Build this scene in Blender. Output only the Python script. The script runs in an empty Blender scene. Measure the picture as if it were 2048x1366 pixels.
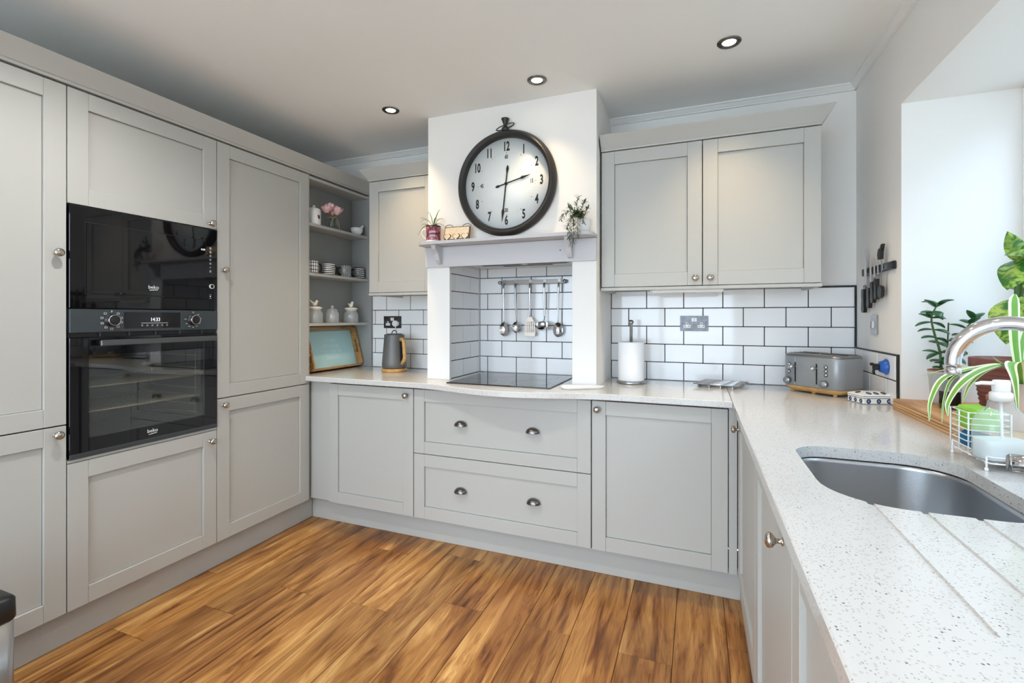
import bpy, bmesh, math, random
from mathutils import Vector, Matrix
random.seed(7)
PI = math.pi
sc = bpy.context.scene
col = sc.collection

# ------------------------------------------------------------------ camera
cam_d = bpy.data.cameras.new('camera')
cam_d.sensor_width = 36.0
cam_d.lens = 36.0 * 945.54 / 2048
cam_d.shift_y = -48.4 / 2048
cam_d.clip_start = 0.02
cam = bpy.data.objects.new('camera', cam_d)
col.objects.link(cam)
cam.location = (2.2385, -2.8476, 1.2662)
cam.rotation_euler = (PI / 2, 0, 0.3735)
sc.camera = cam

# ------------------------------------------------------------------ sky, portals, exposure
world = bpy.data.worlds.new('sky')
sc.world = world
world.use_nodes = True
bg = world.node_tree.nodes['Background']
bg.inputs[0].default_value = (0.70, 0.85, 1.0, 1)
bg.inputs[1].default_value = 6.4
sc.view_settings.view_transform = 'Standard'
sc.view_settings.look = 'None'
sc.view_settings.gamma = 1.0
sc.view_settings.use_curve_mapping = False
sc.view_settings.exposure = 0.33
sc.cycles.use_denoising = True
sc.cycles.max_bounces = 10
sc.cycles.diffuse_bounces = 6
sc.cycles.transparent_max_bounces = 16
sc.cycles.caustics_reflective = False
sc.cycles.caustics_refractive = False
sc.cycles.sample_clamp_indirect = 8.0

def portal(loc, rot, sx, sy):
    l = bpy.data.lights.new('window_portal', 'AREA')
    l.shape = 'RECTANGLE'; l.size = sx; l.size_y = sy
    l.cycles.is_portal = True
    o = bpy.data.objects.new('window_portal', l)
    o.location = loc; o.rotation_euler = rot
    col.objects.link(o)
portal((3.37, -1.505, 1.525), (0, PI / 2, 0), 1.15, 1.89)
portal((1.2, -4.82, 1.14), (PI / 2, 0, 0), 3.2, 2.26)  # samples sky through the added rear opening

# ------------------------------------------------------------------ helpers
def srgb(r, g, b):
    f = lambda c: (c / 255 / 12.92) if c / 255 <= 0.04045 else ((c / 255 + 0.055) / 1.055) ** 2.4
    return (f(r), f(g), f(b), 1)

MATS = {}
def mat(name, color, rough=0.5, metal=0.0, noise=0.03, nscale=6.0, spec=0.5, bump=0.0, bscale=200.0,
        emit=None, estr=0.0, trans=0.0, coat=0.0, aniso=None, sss=0.0):
    """principled material with a little procedural colour variation"""
    m = bpy.data.materials.new(name); m.use_nodes = True
    nt = m.node_tree; n = nt.nodes; p = n['Principled BSDF']
    tc = n.new('ShaderNodeTexCoord')
    nz = n.new('ShaderNodeTexNoise'); nz.inputs['Scale'].default_value = nscale
    nz.inputs['Detail'].default_value = 3
    nt.links.new(tc.outputs['Object'], nz.inputs['Vector'])
    mr = n.new('ShaderNodeMapRange')
    mr.inputs[3].default_value = 1 - noise; mr.inputs[4].default_value = 1 + noise
    nt.links.new(nz.outputs['Fac'], mr.inputs[0])
    mx = n.new('ShaderNodeMix'); mx.data_type = 'RGBA'; mx.blend_type = 'MULTIPLY'
    mx.inputs[0].default_value = 1.0
    mx.inputs[6].default_value = color
    nt.links.new(mr.outputs[0], mx.inputs[7])
    nt.links.new(mx.outputs[2], p.inputs['Base Color'])
    p.inputs['Roughness'].default_value = rough
    p.inputs['Metallic'].default_value = metal
    p.inputs['Specular IOR Level'].default_value = spec
    p.inputs['Coat Weight'].default_value = coat
    p.inputs['Transmission Weight'].default_value = trans
    if emit:
        p.inputs['Emission Color'].default_value = emit
        p.inputs['Emission Strength'].default_value = estr
    if bump:
        b = n.new('ShaderNodeBump'); b.inputs['Strength'].default_value = bump
        b.inputs['Distance'].default_value = 0.002
        n2 = n.new('ShaderNodeTexNoise'); n2.inputs['Scale'].default_value = bscale
        nt.links.new(tc.outputs['Object'], n2.inputs['Vector'])
        if aniso:
            mp = n.new('ShaderNodeMapping'); mp.inputs['Scale'].default_value = aniso
            nt.links.new(tc.outputs['Object'], mp.inputs['Vector'])
            nt.links.new(mp.outputs[0], n2.inputs['Vector'])
        nt.links.new(n2.outputs['Fac'], b.inputs['Height'])
        nt.links.new(b.outputs[0], p.inputs['Normal'])
    MATS[name] = m
    return m

def glass(name, tint, gloss_ior=1.45, rough=0.0, body=0.0, bodycol=(1, 1, 1, 1)):
    """thin clear sheet: see-through with a Fresnel reflection and an optional milky share"""
    m = bpy.data.materials.new(name); m.use_nodes = True
    nt = m.node_tree; n = nt.nodes
    n.remove(n['Principled BSDF'])
    out = n['Material Output']
    t = n.new('ShaderNodeBsdfTransparent'); t.inputs[0].default_value = tint
    g = n.new('ShaderNodeBsdfGlossy'); g.inputs['Roughness'].default_value = rough
    f = n.new('ShaderNodeFresnel'); f.inputs[0].default_value = gloss_ior
    # a thin sheet reflects alike from both sides: undo the node's inversion on back faces
    ge = n.new('ShaderNodeNewGeometry'); mrg = n.new('ShaderNodeMapRange')
    mrg.inputs[3].default_value = gloss_ior; mrg.inputs[4].default_value = 1.0 / gloss_ior
    nt.links.new(ge.outputs['Backfacing'], mrg.inputs[0]); nt.links.new(mrg.outputs[0], f.inputs[0])
    mx = n.new('ShaderNodeMixShader')
    src = t
    if body:
        d = n.new('ShaderNodeBsdfDiffuse'); d.inputs[0].default_value = bodycol
        m2 = n.new('ShaderNodeMixShader'); m2.inputs[0].default_value = body
        nt.links.new(t.outputs[0], m2.inputs[1]); nt.links.new(d.outputs[0], m2.inputs[2])
        src = m2
    nt.links.new(f.outputs[0], mx.inputs[0])
    nt.links.new(src.outputs[0], mx.inputs[1]); nt.links.new(g.outputs[0], mx.inputs[2])
    nt.links.new(mx.outputs[0], out.inputs[0])
    MATS[name] = m
    return m

def floor_wood():
    """hickory-look laminate boards: broad figure, streaks and fine pores, shifted board by board"""
    m = bpy.data.materials.new('floor_laminate'); m.use_nodes = True
    nt = m.node_tree; n = nt.nodes; p = n['Principled BSDF']; L = nt.links.new
    geo = n.new('ShaderNodeNewGeometry'); oi = n.new('ShaderNodeObjectInfo')
    cmb = n.new('ShaderNodeCombineXYZ')
    for k in range(3): L(oi.outputs['Random'], cmb.inputs[k])
    ml = n.new('ShaderNodeVectorMath'); ml.operation = 'MULTIPLY_ADD'; ml.inputs[1].default_value = (37.0, 53.0, 11.0)
    L(cmb.outputs[0], ml.inputs[0]); L(geo.outputs['Position'], ml.inputs[2])
    def nz(scale, detail, dist, rough=0.6):
        mp = n.new('ShaderNodeMapping'); mp.inputs['Scale'].default_value = scale
        L(ml.outputs[0], mp.inputs['Vector'])
        q = n.new('ShaderNodeTexNoise'); q.inputs['Scale'].default_value = 1.0
        q.inputs['Detail'].default_value = detail; q.inputs['Distortion'].default_value = dist; q.inputs['Roughness'].default_value = rough
        L(mp.outputs[0], q.inputs['Vector'])
        return q.outputs['Fac']
    def ramp(src, stops):
        cr = n.new('ShaderNodeValToRGB'); e = cr.color_ramp.elements
        e[0].position, e[0].color = stops[0]; e[1].position, e[1].color = stops[-1]
        for a, c in stops[1:-1]:
            q = cr.color_ramp.elements.new(a); q.color = c
        L(src, cr.inputs[0]); return cr.outputs[0]
    def mul(a, b, f=1.0):
        mx = n.new('ShaderNodeMix'); mx.data_type = 'RGBA'; mx.blend_type = 'MULTIPLY'; mx.inputs[0].default_value = f
        L(a, mx.inputs[6]); L(b, mx.inputs[7]); return mx.outputs[2]
    broad = ramp(nz((6, 0.7, 6), 3, 2.8), [(0.30, srgb(124, 82, 40)), (0.45, srgb(172, 124, 68)), (0.57, srgb(192, 144, 84)), (0.70, srgb(226, 184, 120))])
    streak = ramp(nz((15, 1.35, 15), 7, 2.2, 0.64), [(0.30, srgb(128, 90, 58)), (0.42, srgb(216, 196, 174)), (0.52, srgb(255, 252, 248))])
    pores = ramp(nz((190, 7, 190), 3, 0.6, 0.6), [(0.34, srgb(176, 148, 122)), (0.46, srgb(248, 243, 236)), (0.6, srgb(255, 255, 255))])
    wv = n.new('ShaderNodeTexWave'); wv.wave_type = 'RINGS'; wv.inputs['Scale'].default_value = 1.0
    wv.inputs['Distortion'].default_value = 5.0; wv.inputs['Detail'].default_value = 3; wv.inputs['Detail Scale'].default_value = 1.2
    mp = n.new('ShaderNodeMapping'); mp.inputs['Scale'].default_value = (7, 0.55, 7); L(ml.outputs[0], mp.inputs['Vector'])
    L(mp.outputs[0], wv.inputs['Vector'])
    rings = ramp(wv.outputs['Fac'], [(0.0, srgb(186, 154, 122)), (0.3, srgb(244, 236, 226)), (1.0, srgb(255, 255, 255))])
    c = mul(mul(mul(broad, streak, 0.95), pores, 0.45), rings, 0.6)
    mr = n.new('ShaderNodeMapRange'); mr.inputs[3].default_value = 0.70; mr.inputs[4].default_value = 0.98
    L(oi.outputs['Random'], mr.inputs[0])
    c = mul(c, mr.outputs[0])
    L(c, p.inputs['Base Color'])
    p.inputs['Roughness'].default_value = 0.3; p.inputs['Specular IOR Level'].default_value = 0.45
    return m

def wood(name, c1, c2, c3, scale=(30, 3, 30), rough=0.45, per_object=False, spec=0.4):
    m = bpy.data.materials.new(name); m.use_nodes = True
    nt = m.node_tree; n = nt.nodes; p = n['Principled BSDF']; L = nt.links.new
    geo = n.new('ShaderNodeTexCoord') if not per_object else n.new('ShaderNodeNewGeometry')
    src = geo.outputs['Object'] if not per_object else geo.outputs['Position']
    vec = src
    if per_object:
        oi = n.new('ShaderNodeObjectInfo')
        ml = n.new('ShaderNodeVectorMath'); ml.operation = 'MULTIPLY_ADD'
        cmb = n.new('ShaderNodeCombineXYZ')
        for k in range(3):
            L(oi.outputs['Random'], cmb.inputs[k])
        ml.inputs[1].default_value = (37.0, 53.0, 11.0)
        L(cmb.outputs[0], ml.inputs[0]); L(src, ml.inputs[2])
        vec = ml.outputs[0]
    mp = n.new('ShaderNodeMapping'); mp.inputs['Scale'].default_value = scale
    L(vec, mp.inputs['Vector'])
    n1 = n.new('ShaderNodeTexNoise'); n1.inputs['Scale'].default_value = 1.0
    n1.inputs['Detail'].default_value = 6; n1.inputs['Roughness'].default_value = 0.62
    n1.inputs['Distortion'].default_value = 1.3
    L(mp.outputs[0], n1.inputs['Vector'])
    mp2 = n.new('ShaderNodeMapping'); mp2.inputs['Scale'].default_value = (scale[0] * .22, scale[1] * .3, scale[2] * .22)
    L(vec, mp2.inputs['Vector'])
    n2 = n.new('ShaderNodeTexNoise'); n2.inputs['Scale'].default_value = 1.0
    n2.inputs['Detail'].default_value = 2; n2.inputs['Distortion'].default_value = 0.8
    L(mp2.outputs[0], n2.inputs['Vector'])
    ad = n.new('ShaderNodeMath'); ad.operation = 'MULTIPLY_ADD'
    ad.inputs[1].default_value = 0.55
    L(n2.outputs['Fac'], ad.inputs[0])
    s = n.new('ShaderNodeMath'); s.operation = 'MULTIPLY'; s.inputs[1].default_value = 0.55
    L(n1.outputs['Fac'], s.inputs[0]); L(s.outputs[0], ad.inputs[2])
    fac = ad.outputs[0]
    if per_object:
        a2 = n.new('ShaderNodeMath'); a2.operation = 'MULTIPLY_ADD'
        a2.inputs[1].default_value = 0.16; a2.inputs[2].default_value = -0.08
        L(oi.outputs['Random'], a2.inputs[0])
        a3 = n.new('ShaderNodeMath'); a3.operation = 'ADD'
        L(ad.outputs[0], a3.inputs[0]); L(a2.outputs[0], a3.inputs[1]); fac = a3.outputs[0]
    cr = n.new('ShaderNodeValToRGB')
    e = cr.color_ramp.elements
    e[0].position = 0.36; e[0].color = c1
    e[1].position = 0.74; e[1].color = c3
    q = cr.color_ramp.elements.new(0.54); q.color = c2
    L(fac, cr.inputs[0]); L(cr.outputs[0], p.inputs['Base Color'])
    # dark fine pores
    p.inputs['Roughness'].default_value = rough
    p.inputs['Specular IOR Level'].default_value = spec
    b = n.new('ShaderNodeBump'); b.inputs['Strength'].default_value = 0.12; b.inputs['Distance'].default_value = 0.001
    L(n1.outputs['Fac'], b.inputs['Height']); L(b.outputs[0], p.inputs['Normal'])
    MATS[name] = m
    return m

# ---- mesh builder
class MB:
    def __init__(s, T=None):
        s.v = []; s.f = []; s.sm = []; s.mi = []; s.T = T; s.cur = 0
    def add(s, vs, fs, smooth=False):
        o = len(s.v)
        for p in vs:
            p = Vector(p)
            s.v.append(s.T @ p if s.T else p)
        for f in fs:
            s.f.append([i + o for i in f]); s.sm.append(smooth); s.mi.append(s.cur)
        return s
    def box(s, a, b, c=0.0):
        lo = [min(a[i], b[i]) for i in range(3)]; hi = [max(a[i], b[i]) for i in range(3)]
        if c <= 0:
            vs = [(hi[0] if i & 1 else lo[0], hi[1] if i & 2 else lo[1], hi[2] if i & 4 else lo[2]) for i in range(8)]
            return s.add(vs, [(0, 2, 3, 1), (4, 5, 7, 6), (0, 1, 5, 4), (2, 6, 7, 3), (0, 4, 6, 2), (1, 3, 7, 5)])
        c = min(c, *[(hi[i] - lo[i]) * 0.49 for i in range(3)])
        vs = []; fs = []
        for i in range(8):
            sg = [(i >> k) & 1 for k in range(3)]
            for ax in range(3):
                vs.append([(hi[k] if sg[k] else lo[k]) + (0 if k == ax else (-c if sg[k] else c)) for k in range(3)])
        for ax in range(3):
            b1, b2 = [k for k in range(3) if k != ax]
            for sg in (0, 1):
                q = []
                for u, w in ((0, 0), (1, 0), (1, 1), (0, 1)):
                    q.append(((sg << ax) | (u << b1) | (w << b2)) * 3 + ax)
                fs.append(q)
            for u in (0, 1):
                for w in (0, 1):
                    c1 = (u << b1) | (w << b2); c2 = c1 | (1 << ax)
                    fs.append([c1 * 3 + b1, c2 * 3 + b1, c2 * 3 + b2, c1 * 3 + b2])
        for i in range(8):
            fs.append([i * 3, i * 3 + 1, i * 3 + 2])
        return s.add(vs, fs)
    def lathe(s, prof, seg=24, c=(0, 0, 0), ax='z', smooth=True, a0=0.0, a1=2 * PI):
        full = abs(a1 - a0 - 2 * PI) < 1e-6
        n = seg if full else seg + 1
        vs = []; rings = []
        def P(r, h, t):
            x, y = r * math.cos(t), r * math.sin(t)
            if ax == 'z': q = (x, y, h)
            elif ax == 'x': q = (h, x, y)
            else: q = (y, h, x)
            return (q[0] + c[0], q[1] + c[1], q[2] + c[2])
        for r, h in prof:
            if r < 1e-7:
                rings.append([len(vs)]); vs.append(P(0, h, 0))
            else:
                rings.append(list(range(len(vs), len(vs) + n)))
                for k in range(n):
                    vs.append(P(r, h, a0 + (a1 - a0) * k / seg))
        fs = []
        for A, B in zip(rings, rings[1:]):
            m = seg
            for k in range(m):
                k2 = (k + 1) % n
                if len(A) == 1 and len(B) == 1: continue
                if len(A) == 1: fs.append([A[0], B[k2], B[k]])
                elif len(B) == 1: fs.append([A[k], A[k2], B[0]])
                else: fs.append([A[k], A[k2], B[k2], B[k]])
        return s.add(vs, fs, smooth)
    def tube(s, pts, r, seg=10, cap=True, flat=None, closed=False):
        """round (or flattened) sweep along a list of points"""
        P = [Vector(p) for p in pts]; n = len(P)
        R = r if isinstance(r, (list, tuple)) else [r] * n
        tang = []
        for i in range(n):
            if closed: t = P[(i + 1) % n] - P[i - 1]
            else: t = P[min(i + 1, n - 1)] - P[max(i - 1, 0)]
            tang.append(t.normalized() if t.length > 1e-9 else Vector((0, 0, 1)))
        up = Vector((0, 0, 1)) if abs(tang[0].z) < 0.9 else Vector((1, 0, 0))
        nrm = (up - tang[0] * up.dot(tang[0])).normalized()
        vs = []
        for i in range(n):
            nrm = (nrm - tang[i] * nrm.dot(tang[i]))
            nrm = nrm.normalized() if nrm.length > 1e-6 else tang[i].orthogonal().normalized()
            bn = tang[i].cross(nrm)
            for k in range(seg):
                a = 2 * PI * k / seg
                fl = flat if flat else 1.0
                vs.append(P[i] + nrm * (R[i] * fl * math.cos(a)) + bn * (R[i] * math.sin(a)))
        fs = []
        for i in range(n if closed else n - 1):
            j = (i + 1) % n
            for k in range(seg):
                k2 = (k + 1) % seg
                fs.append([i * seg + k, i * seg + k2, j * seg + k2, j * seg + k])
        if cap and not closed:
            fs.append(list(range(seg))); fs.append([(n - 1) * seg + k for k in range(seg)])
        return s.add(vs, fs, True)
    def prism(s, poly, h0, h1, ax='z', smooth=False):
        """polygon extruded along an axis; poly gives the other two coordinates in order"""
        def P(a, b, h):
            return (a, b, h) if ax == 'z' else ((a, h, b) if ax == 'y' else (h, a, b))
        n = len(poly)
        vs = [P(a, b, h0) for a, b in poly] + [P(a, b, h1) for a, b in poly]
        s.add(vs, [list(range(n)), list(range(n, 2 * n))], False)
        o = len(s.v) - 2 * n
        for k in range(n):
            k2 = (k + 1) % n
            s.f.append([o + k, o + k2, o + n + k2, o + n + k]); s.sm.append(smooth); s.mi.append(s.cur)
        return s
    def ball(s, c, r, seg=14, rings=9):
        rr = r if isinstance(r, (tuple, list)) else (r, r, r)
        vs = [(c[0], c[1], c[2] - rr[2])]; fs = []
        for i in range(1, rings):
            t = -PI / 2 + PI * i / rings
            for k in range(seg):
                a = 2 * PI * k / seg
                vs.append((c[0] + rr[0] * math.cos(t) * math.cos(a), c[1] + rr[1] * math.cos(t) * math.sin(a), c[2] + rr[2] * math.sin(t)))
        vs.append((c[0], c[1], c[2] + rr[2])); top = len(vs) - 1
        for k in range(seg):
            k2 = (k + 1) % seg
            fs.append([0, 1 + k2, 1 + k]); fs.append([top, top - seg + k, top - seg + k2])
            for i in range(rings - 2):
                fs.append([1 + i * seg + k, 1 + i * seg + k2, 1 + (i + 1) * seg + k2, 1 + (i + 1) * seg + k])
        return s.add(vs, fs, True)
    def grid(s, rows, smooth=True):
        m = len(rows[0]); vs = [p for r in rows for p in r]; fs = []
        for i in range(len(rows) - 1):
            for k in range(m - 1):
                fs.append([i * m + k, i * m + k + 1, (i + 1) * m + k + 1, (i + 1) * m + k])
        return s.add(vs, fs, smooth)
    def mesh(s, name, mats, off=None):
        me = bpy.data.meshes.new(name)
        off = off or Vector((0, 0, 0))
        me.from_pydata([tuple(p - off) for p in s.v], [], s.f)
        for m in mats: me.materials.append(m)
        for p, sm, mi in zip(me.polygons, s.sm, s.mi):
            p.use_smooth = sm; p.material_index = mi
        bm = bmesh.new(); bm.from_mesh(me)
        bmesh.ops.recalc_face_normals(bm, faces=bm.faces)
        bm.to_mesh(me); bm.free()
        me.update()
        return me

def wloc(o):
    v = Vector((0, 0, 0))
    while o:
        v = v + o.location; o = o.parent
    return v

def link(name, data, parent=None, loc=None):
    o = bpy.data.objects.new(name, data)
    col.objects.link(o)
    if parent: o.parent = parent
    if loc is not None: o.location = loc
    return o

def obj(name, mb, m, parent=None, local=False):
    """one mesh object; builder coordinates are world unless local"""
    mats = m if isinstance(m, (list, tuple)) else [m]
    off = None
    if parent and not local: off = wloc(parent)
    return link(name, mb.mesh(name, mats, off), parent)

def tag(o, label, cat, group=None):
    o['label'] = label; o['category'] = cat
    if group: o['group'] = group
    return o

def thing(name, label, cat, loc=(0, 0, 0), rotz=0.0, group=None):
    o = link(name, None, None, loc)
    o.empty_display_size = 0.05
    o.rotation_euler = (0, 0, rotz)
    return tag(o, label, cat, group)

def one(name, mb, m, label, cat, base=None, group=None):
    """a thing that is one mesh, its origin at its base"""
    xs = [p.x for p in mb.v]; ys = [p.y for p in mb.v]; zs = [p.z for p in mb.v]
    base = Vector(base) if base else Vector(((min(xs) + max(xs)) / 2, (min(ys) + max(ys)) / 2, min(zs)))
    mats = m if isinstance(m, (list, tuple)) else [m]
    o = link(name, mb.mesh(name, mats, base), None, base)
    return tag(o, label, cat, group)

def struct(name, mb, m, parent=None):
    o = obj(name, mb, m, parent)
    if not parent: o['kind'] = 'structure'
    return o

def text_mb(s, size, T, ext=0.0003, xs=1.0, align='CENTER', spacing=1.0, bend=None, bold=0.0):
    """lettering as thin geometry: x right, y up, z out of the face, moved by matrix T"""
    cu = bpy.data.curves.new('lettering', 'FONT')
    cu.body = s; cu.size = size; cu.extrude = ext; cu.align_x = align; cu.align_y = 'CENTER'
    cu.space_character = spacing; cu.offset = bold; cu.resolution_u = 3
    o = bpy.data.objects.new('lettering', cu); col.objects.link(o)
    dg = bpy.context.evaluated_depsgraph_get()
    me = bpy.data.meshes.new_from_object(o.evaluated_get(dg))
    mb = MB()
    vs = []
    for v in me.vertices:
        q = Vector((v.co.x * xs, v.co.y, v.co.z))
        if bend: q = bend(q)
        vs.append(T @ q)
    mb.add(vs, [list(p.vertices) for p in me.polygons])
    bpy.data.objects.remove(o); bpy.data.curves.remove(cu); bpy.data.meshes.remove(me)
    return mb

def frame(o, u, v, n):
    """matrix taking (u, v, n) to world"""
    M = Matrix.Identity(4)
    for k, a in enumerate((u, v, n)):
        for r in range(3): M[r][k] = a[r]
    for r in range(3): M[r][3] = o[r]
    return M
def F_left(o):  return frame(o, (0, 1, 0), (0, 0, 1), (1, 0, 0))     # faces +x
def F_back(o):  return frame(o, (1, 0, 0), (0, 0, 1), (0, -1, 0))    # faces -y
def F_right(o): return frame(o, (0, -1, 0), (0, 0, 1), (-1, 0, 0))   # faces -x

def bez(pts, n=12):
    """Catmull-Rom through points"""
    P = [Vector(p) for p in pts]; out = []
    for i in range(len(P) - 1):
        p0 = P[i - 1] if i else P[0] * 2 - P[1]
        p1, p2 = P[i], P[i + 1]
        p3 = P[i + 2] if i + 2 < len(P) else P[-1] * 2 - P[-2]
        for k in range(n):
            t = k / n
            out.append(0.5 * ((2 * p1) + (p2 - p0) * t + (2 * p0 - 5 * p1 + 4 * p2 - p3) * t * t + (3 * p1 - p0 - 3 * p2 + p3) * t ** 3))
    out.append(P[-1])
    return out

def rrect(x0, y0, x1, y1, r, n=6):
    rs = r if isinstance(r, (list, tuple)) else [r] * 4
    pts = []
    for (cx, cy, a, q) in ((x1 - rs[0], y1 - rs[0], 0, rs[0]), (x0 + rs[1], y1 - rs[1], PI / 2, rs[1]),
                           (x0 + rs[2], y0 + rs[2], PI, rs[2]), (x1 - rs[3], y0 + rs[3], 1.5 * PI, rs[3])):
        for k in range(n + 1):
            t = a + PI / 2 * k / n
            pts.append((cx + q * math.cos(t), cy + q * math.sin(t)))
    return pts

# ------------------------------------------------------------------ materials
PAINT = mat('cabinet_paint', srgb(181, 181, 177), 0.42, noise=0.015, nscale=3)
CARC = mat('carcass_board', srgb(66, 64, 62), 0.7)  # board darkened so the gaps between doors look shaded
SHELFP = mat('shelf_back_paint', srgb(150, 152, 150), 0.5, noise=0.02)
WALL = mat('wall_white', srgb(238, 236, 233), 0.85, noise=0.012, nscale=2.5, bump=0.06, bscale=60)
CEIL = mat('ceiling_white', srgb(241, 242, 241), 0.9, noise=0.02, nscale=1.5, bump=0.15, bscale=14)
TRIMW = mat('trim_white', srgb(235, 234, 232), 0.6)
MANTEL = mat('mantel_paint', srgb(197, 196, 199), 0.5, noise=0.01)
TILE = mat('tile_glaze', srgb(243, 243, 244), 0.06, noise=0.01, nscale=1.5, bump=0.02, bscale=10)
GROUT = mat('dark_grout', srgb(17, 17, 21), 0.95)
BLACK = mat('black_plastic', srgb(20, 20, 22), 0.4)
BGLASS = mat('black_glass', srgb(12, 12, 15), 0.03, spec=0.55, noise=0.0)
HOBG = mat('hob_glass', srgb(14, 14, 17), 0.04, spec=0.7, noise=0.0)
STEEL = mat('brushed_steel', srgb(168, 168, 168), 0.26, 1.0, bump=0.08, bscale=60, aniso=(1, 1, 14))
SINKST = mat('sink_steel', srgb(182, 183, 185), 0.3, 1.0, bump=0.05, bscale=50, aniso=(1, 10, 10))
CHROME = mat('chrome', srgb(215, 215, 218), 0.07, 1.0, noise=0.0)
PLATE = mat('socket_plate', srgb(92, 92, 95), 0.32, 0.9, noise=0.6, nscale=45, bump=0.3, bscale=18)
TURN = mat('turner_steel', srgb(196, 184, 172), 0.42, 0.75, noise=0.05)
NICKEL = mat('polished_nickel', srgb(190, 182, 174), 0.17, 1.0, noise=0.0)
PEWTER = mat('dark_pewter', srgb(118, 115, 112), 0.25, 1.0, noise=0.0)
OVENP = mat('oven_panel_steel', srgb(74, 80, 84), 0.4, 0.6, bump=0.05, bscale=80, aniso=(1, 1, 14))
OVENH = mat('oven_handle_steel', srgb(96, 98, 100), 0.35, 0.7)
CAVITY = mat('oven_enamel', srgb(104, 102, 98), 0.3)
WIRE = mat('rack_wire', srgb(236, 216, 176), 0.35, 0.35)
PRINT = mat('white_print', srgb(225, 228, 230), 0.6, emit=(1, 1, 1, 1), estr=0.0)
LED = mat('display_digits', srgb(220, 230, 240), 0.5, emit=(0.85, 0.93, 1, 1), estr=0.5)
DISPLAY = mat('display_glass', srgb(24, 23, 26), 0.08, noise=0)
CLOCKM = mat('clock_rim', srgb(52, 50, 49), 0.38, 0.35, noise=0.12, nscale=9)
CLOCKF = mat('clock_face', srgb(242, 245, 243), 0.35)
INK = mat('black_ink', srgb(18, 18, 18), 0.6)
INKG = mat('grey_ink', srgb(185, 188, 186), 0.7)
WHITEC = mat('white_ceramic', srgb(240, 240, 238), 0.12, noise=0.01)
CREAM = mat('cream_ceramic', srgb(236, 232, 220), 0.25)
PAPER = mat('kitchen_paper', srgb(245, 245, 247), 0.95, bump=0.3, bscale=160)
GREYK = mat('kettle_grey', srgb(104, 104, 104), 0.45, 0.3, noise=0.02)
TOASTM = mat('toaster_grey', srgb(150, 154, 158), 0.34, 0.25, noise=0.02)
TOPM = mat('toaster_top', srgb(150, 152, 154), 0.3, 0.9)
WOODL = wood('light_wood', srgb(176, 128, 70), srgb(203, 158, 98), srgb(222, 184, 126), (26, 26, 60))
WOODT = wood('tray_wood', srgb(112, 78, 40), srgb(178, 136, 84), srgb(214, 176, 118), (30, 5, 30), 0.55)
WOODS = wood('sill_wood', srgb(150, 98, 50), srgb(206, 158, 104), srgb(232, 192, 142), (10, 2.0, 160), 0.4)
FLOORW = floor_wood()
GAP = mat('floor_gap', srgb(40, 25, 14), 0.9)
TRAYB = mat('tray_blue', srgb(186, 226, 230), 0.35, noise=0.06, nscale=4)
TRAYT = mat('tray_lettering', srgb(222, 242, 245), 0.5)
SOCKW = mat('socket_white', srgb(238, 238, 236), 0.35)
BLUE = mat('blue_plastic', srgb(36, 92, 176), 0.35)
GLASS = glass('clear_glass', (0.93, 0.96, 0.96, 1), 1.5)
PANE = glass('window_glass', (0.87, 0.90, 0.93, 1), 1.45)
OVGLASS = glass('oven_window_glass', (0.72, 0.74, 0.74, 1), 1.9)
RIBG = glass('ribbed_glass', (0.97, 0.98, 0.98, 1), 1.75, 0.06, 0.26, (0.93, 0.95, 0.97, 1))
PLASTC = glass('bottle_plastic', (0.96, 0.99, 0.98, 1), 1.45, 0.1, 0.18, (0.86, 0.93, 0.93, 1))
SOAP = mat('white_soap', srgb(240, 244, 248), 0.3)
LEAFJ = mat('jade_leaf', srgb(44, 92, 52), 0.3, noise=0.3, nscale=30)
STEMJ = mat('jade_stem', srgb(84, 112, 62), 0.5, noise=0.2, nscale=40)
LEAFS = mat('spider_leaf_green', srgb(108, 160, 62), 0.4, noise=0.15, nscale=20)
LEAFW = mat('spider_leaf_edge', srgb(226, 238, 196), 0.4)
LEAFA = mat('air_plant_leaf', srgb(112, 140, 78), 0.5, noise=0.25, nscale=30)
LEAFR = mat('trailing_leaf', srgb(58, 82, 42), 0.5, noise=0.45, nscale=25)
STEMR = mat('trailing_stem', srgb(66, 66, 36), 0.7)
PINK = mat('peony_petal', srgb(240, 196, 198), 0.6, noise=0.15, nscale=40)
STEMF = mat('flower_stem', srgb(110, 120, 60), 0.6)
TWINE = mat('twine', srgb(178, 150, 104), 0.9)
POTB = mat('brown_ribbed_pot', srgb(122, 74, 66), 0.4, noise=0.08)
POTP = mat('pink_pot', srgb(206, 178, 166), 0.6)
TERRA = mat('terracotta', srgb(168, 112, 88), 0.8, noise=0.1)
SOIL = mat('soil', srgb(48, 36, 28), 0.95, noise=0.4, nscale=80)
POTG = mat('grey_pot', srgb(186, 190, 186), 0.35)
SPONGE = mat('green_sponge', srgb(150, 205, 74), 0.9, noise=0.1, bump=0.6, bscale=250)
CLOTH = mat('blue_cloth', srgb(40, 116, 158), 0.9, noise=0.2, nscale=60, bump=0.6, bscale=200)
WIREW = mat('white_coated_wire', srgb(242, 242, 242), 0.3)
BINS = mat('bin_steel', srgb(176, 172, 170), 0.3, 1.0, bump=0.06, bscale=60, aniso=(14, 14, 1))
PLAQUE = wood('plaque_wood', srgb(214, 188, 154), srgb(232, 212, 182), srgb(240, 224, 200), (20, 20, 20), 0.6)
PLAQD = mat('plaque_edge', srgb(104, 78, 60), 0.7)
LENS = mat('downlight_lens', srgb(255, 250, 240), 0.4, emit=(1, 0.9, 0.74, 1), estr=16)
FRAMEW = mat('window_frame_white', srgb(240, 241, 242), 0.35)
GRILLE = mat('hood_filter', srgb(70, 72, 74), 0.5, 0.5)

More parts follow.
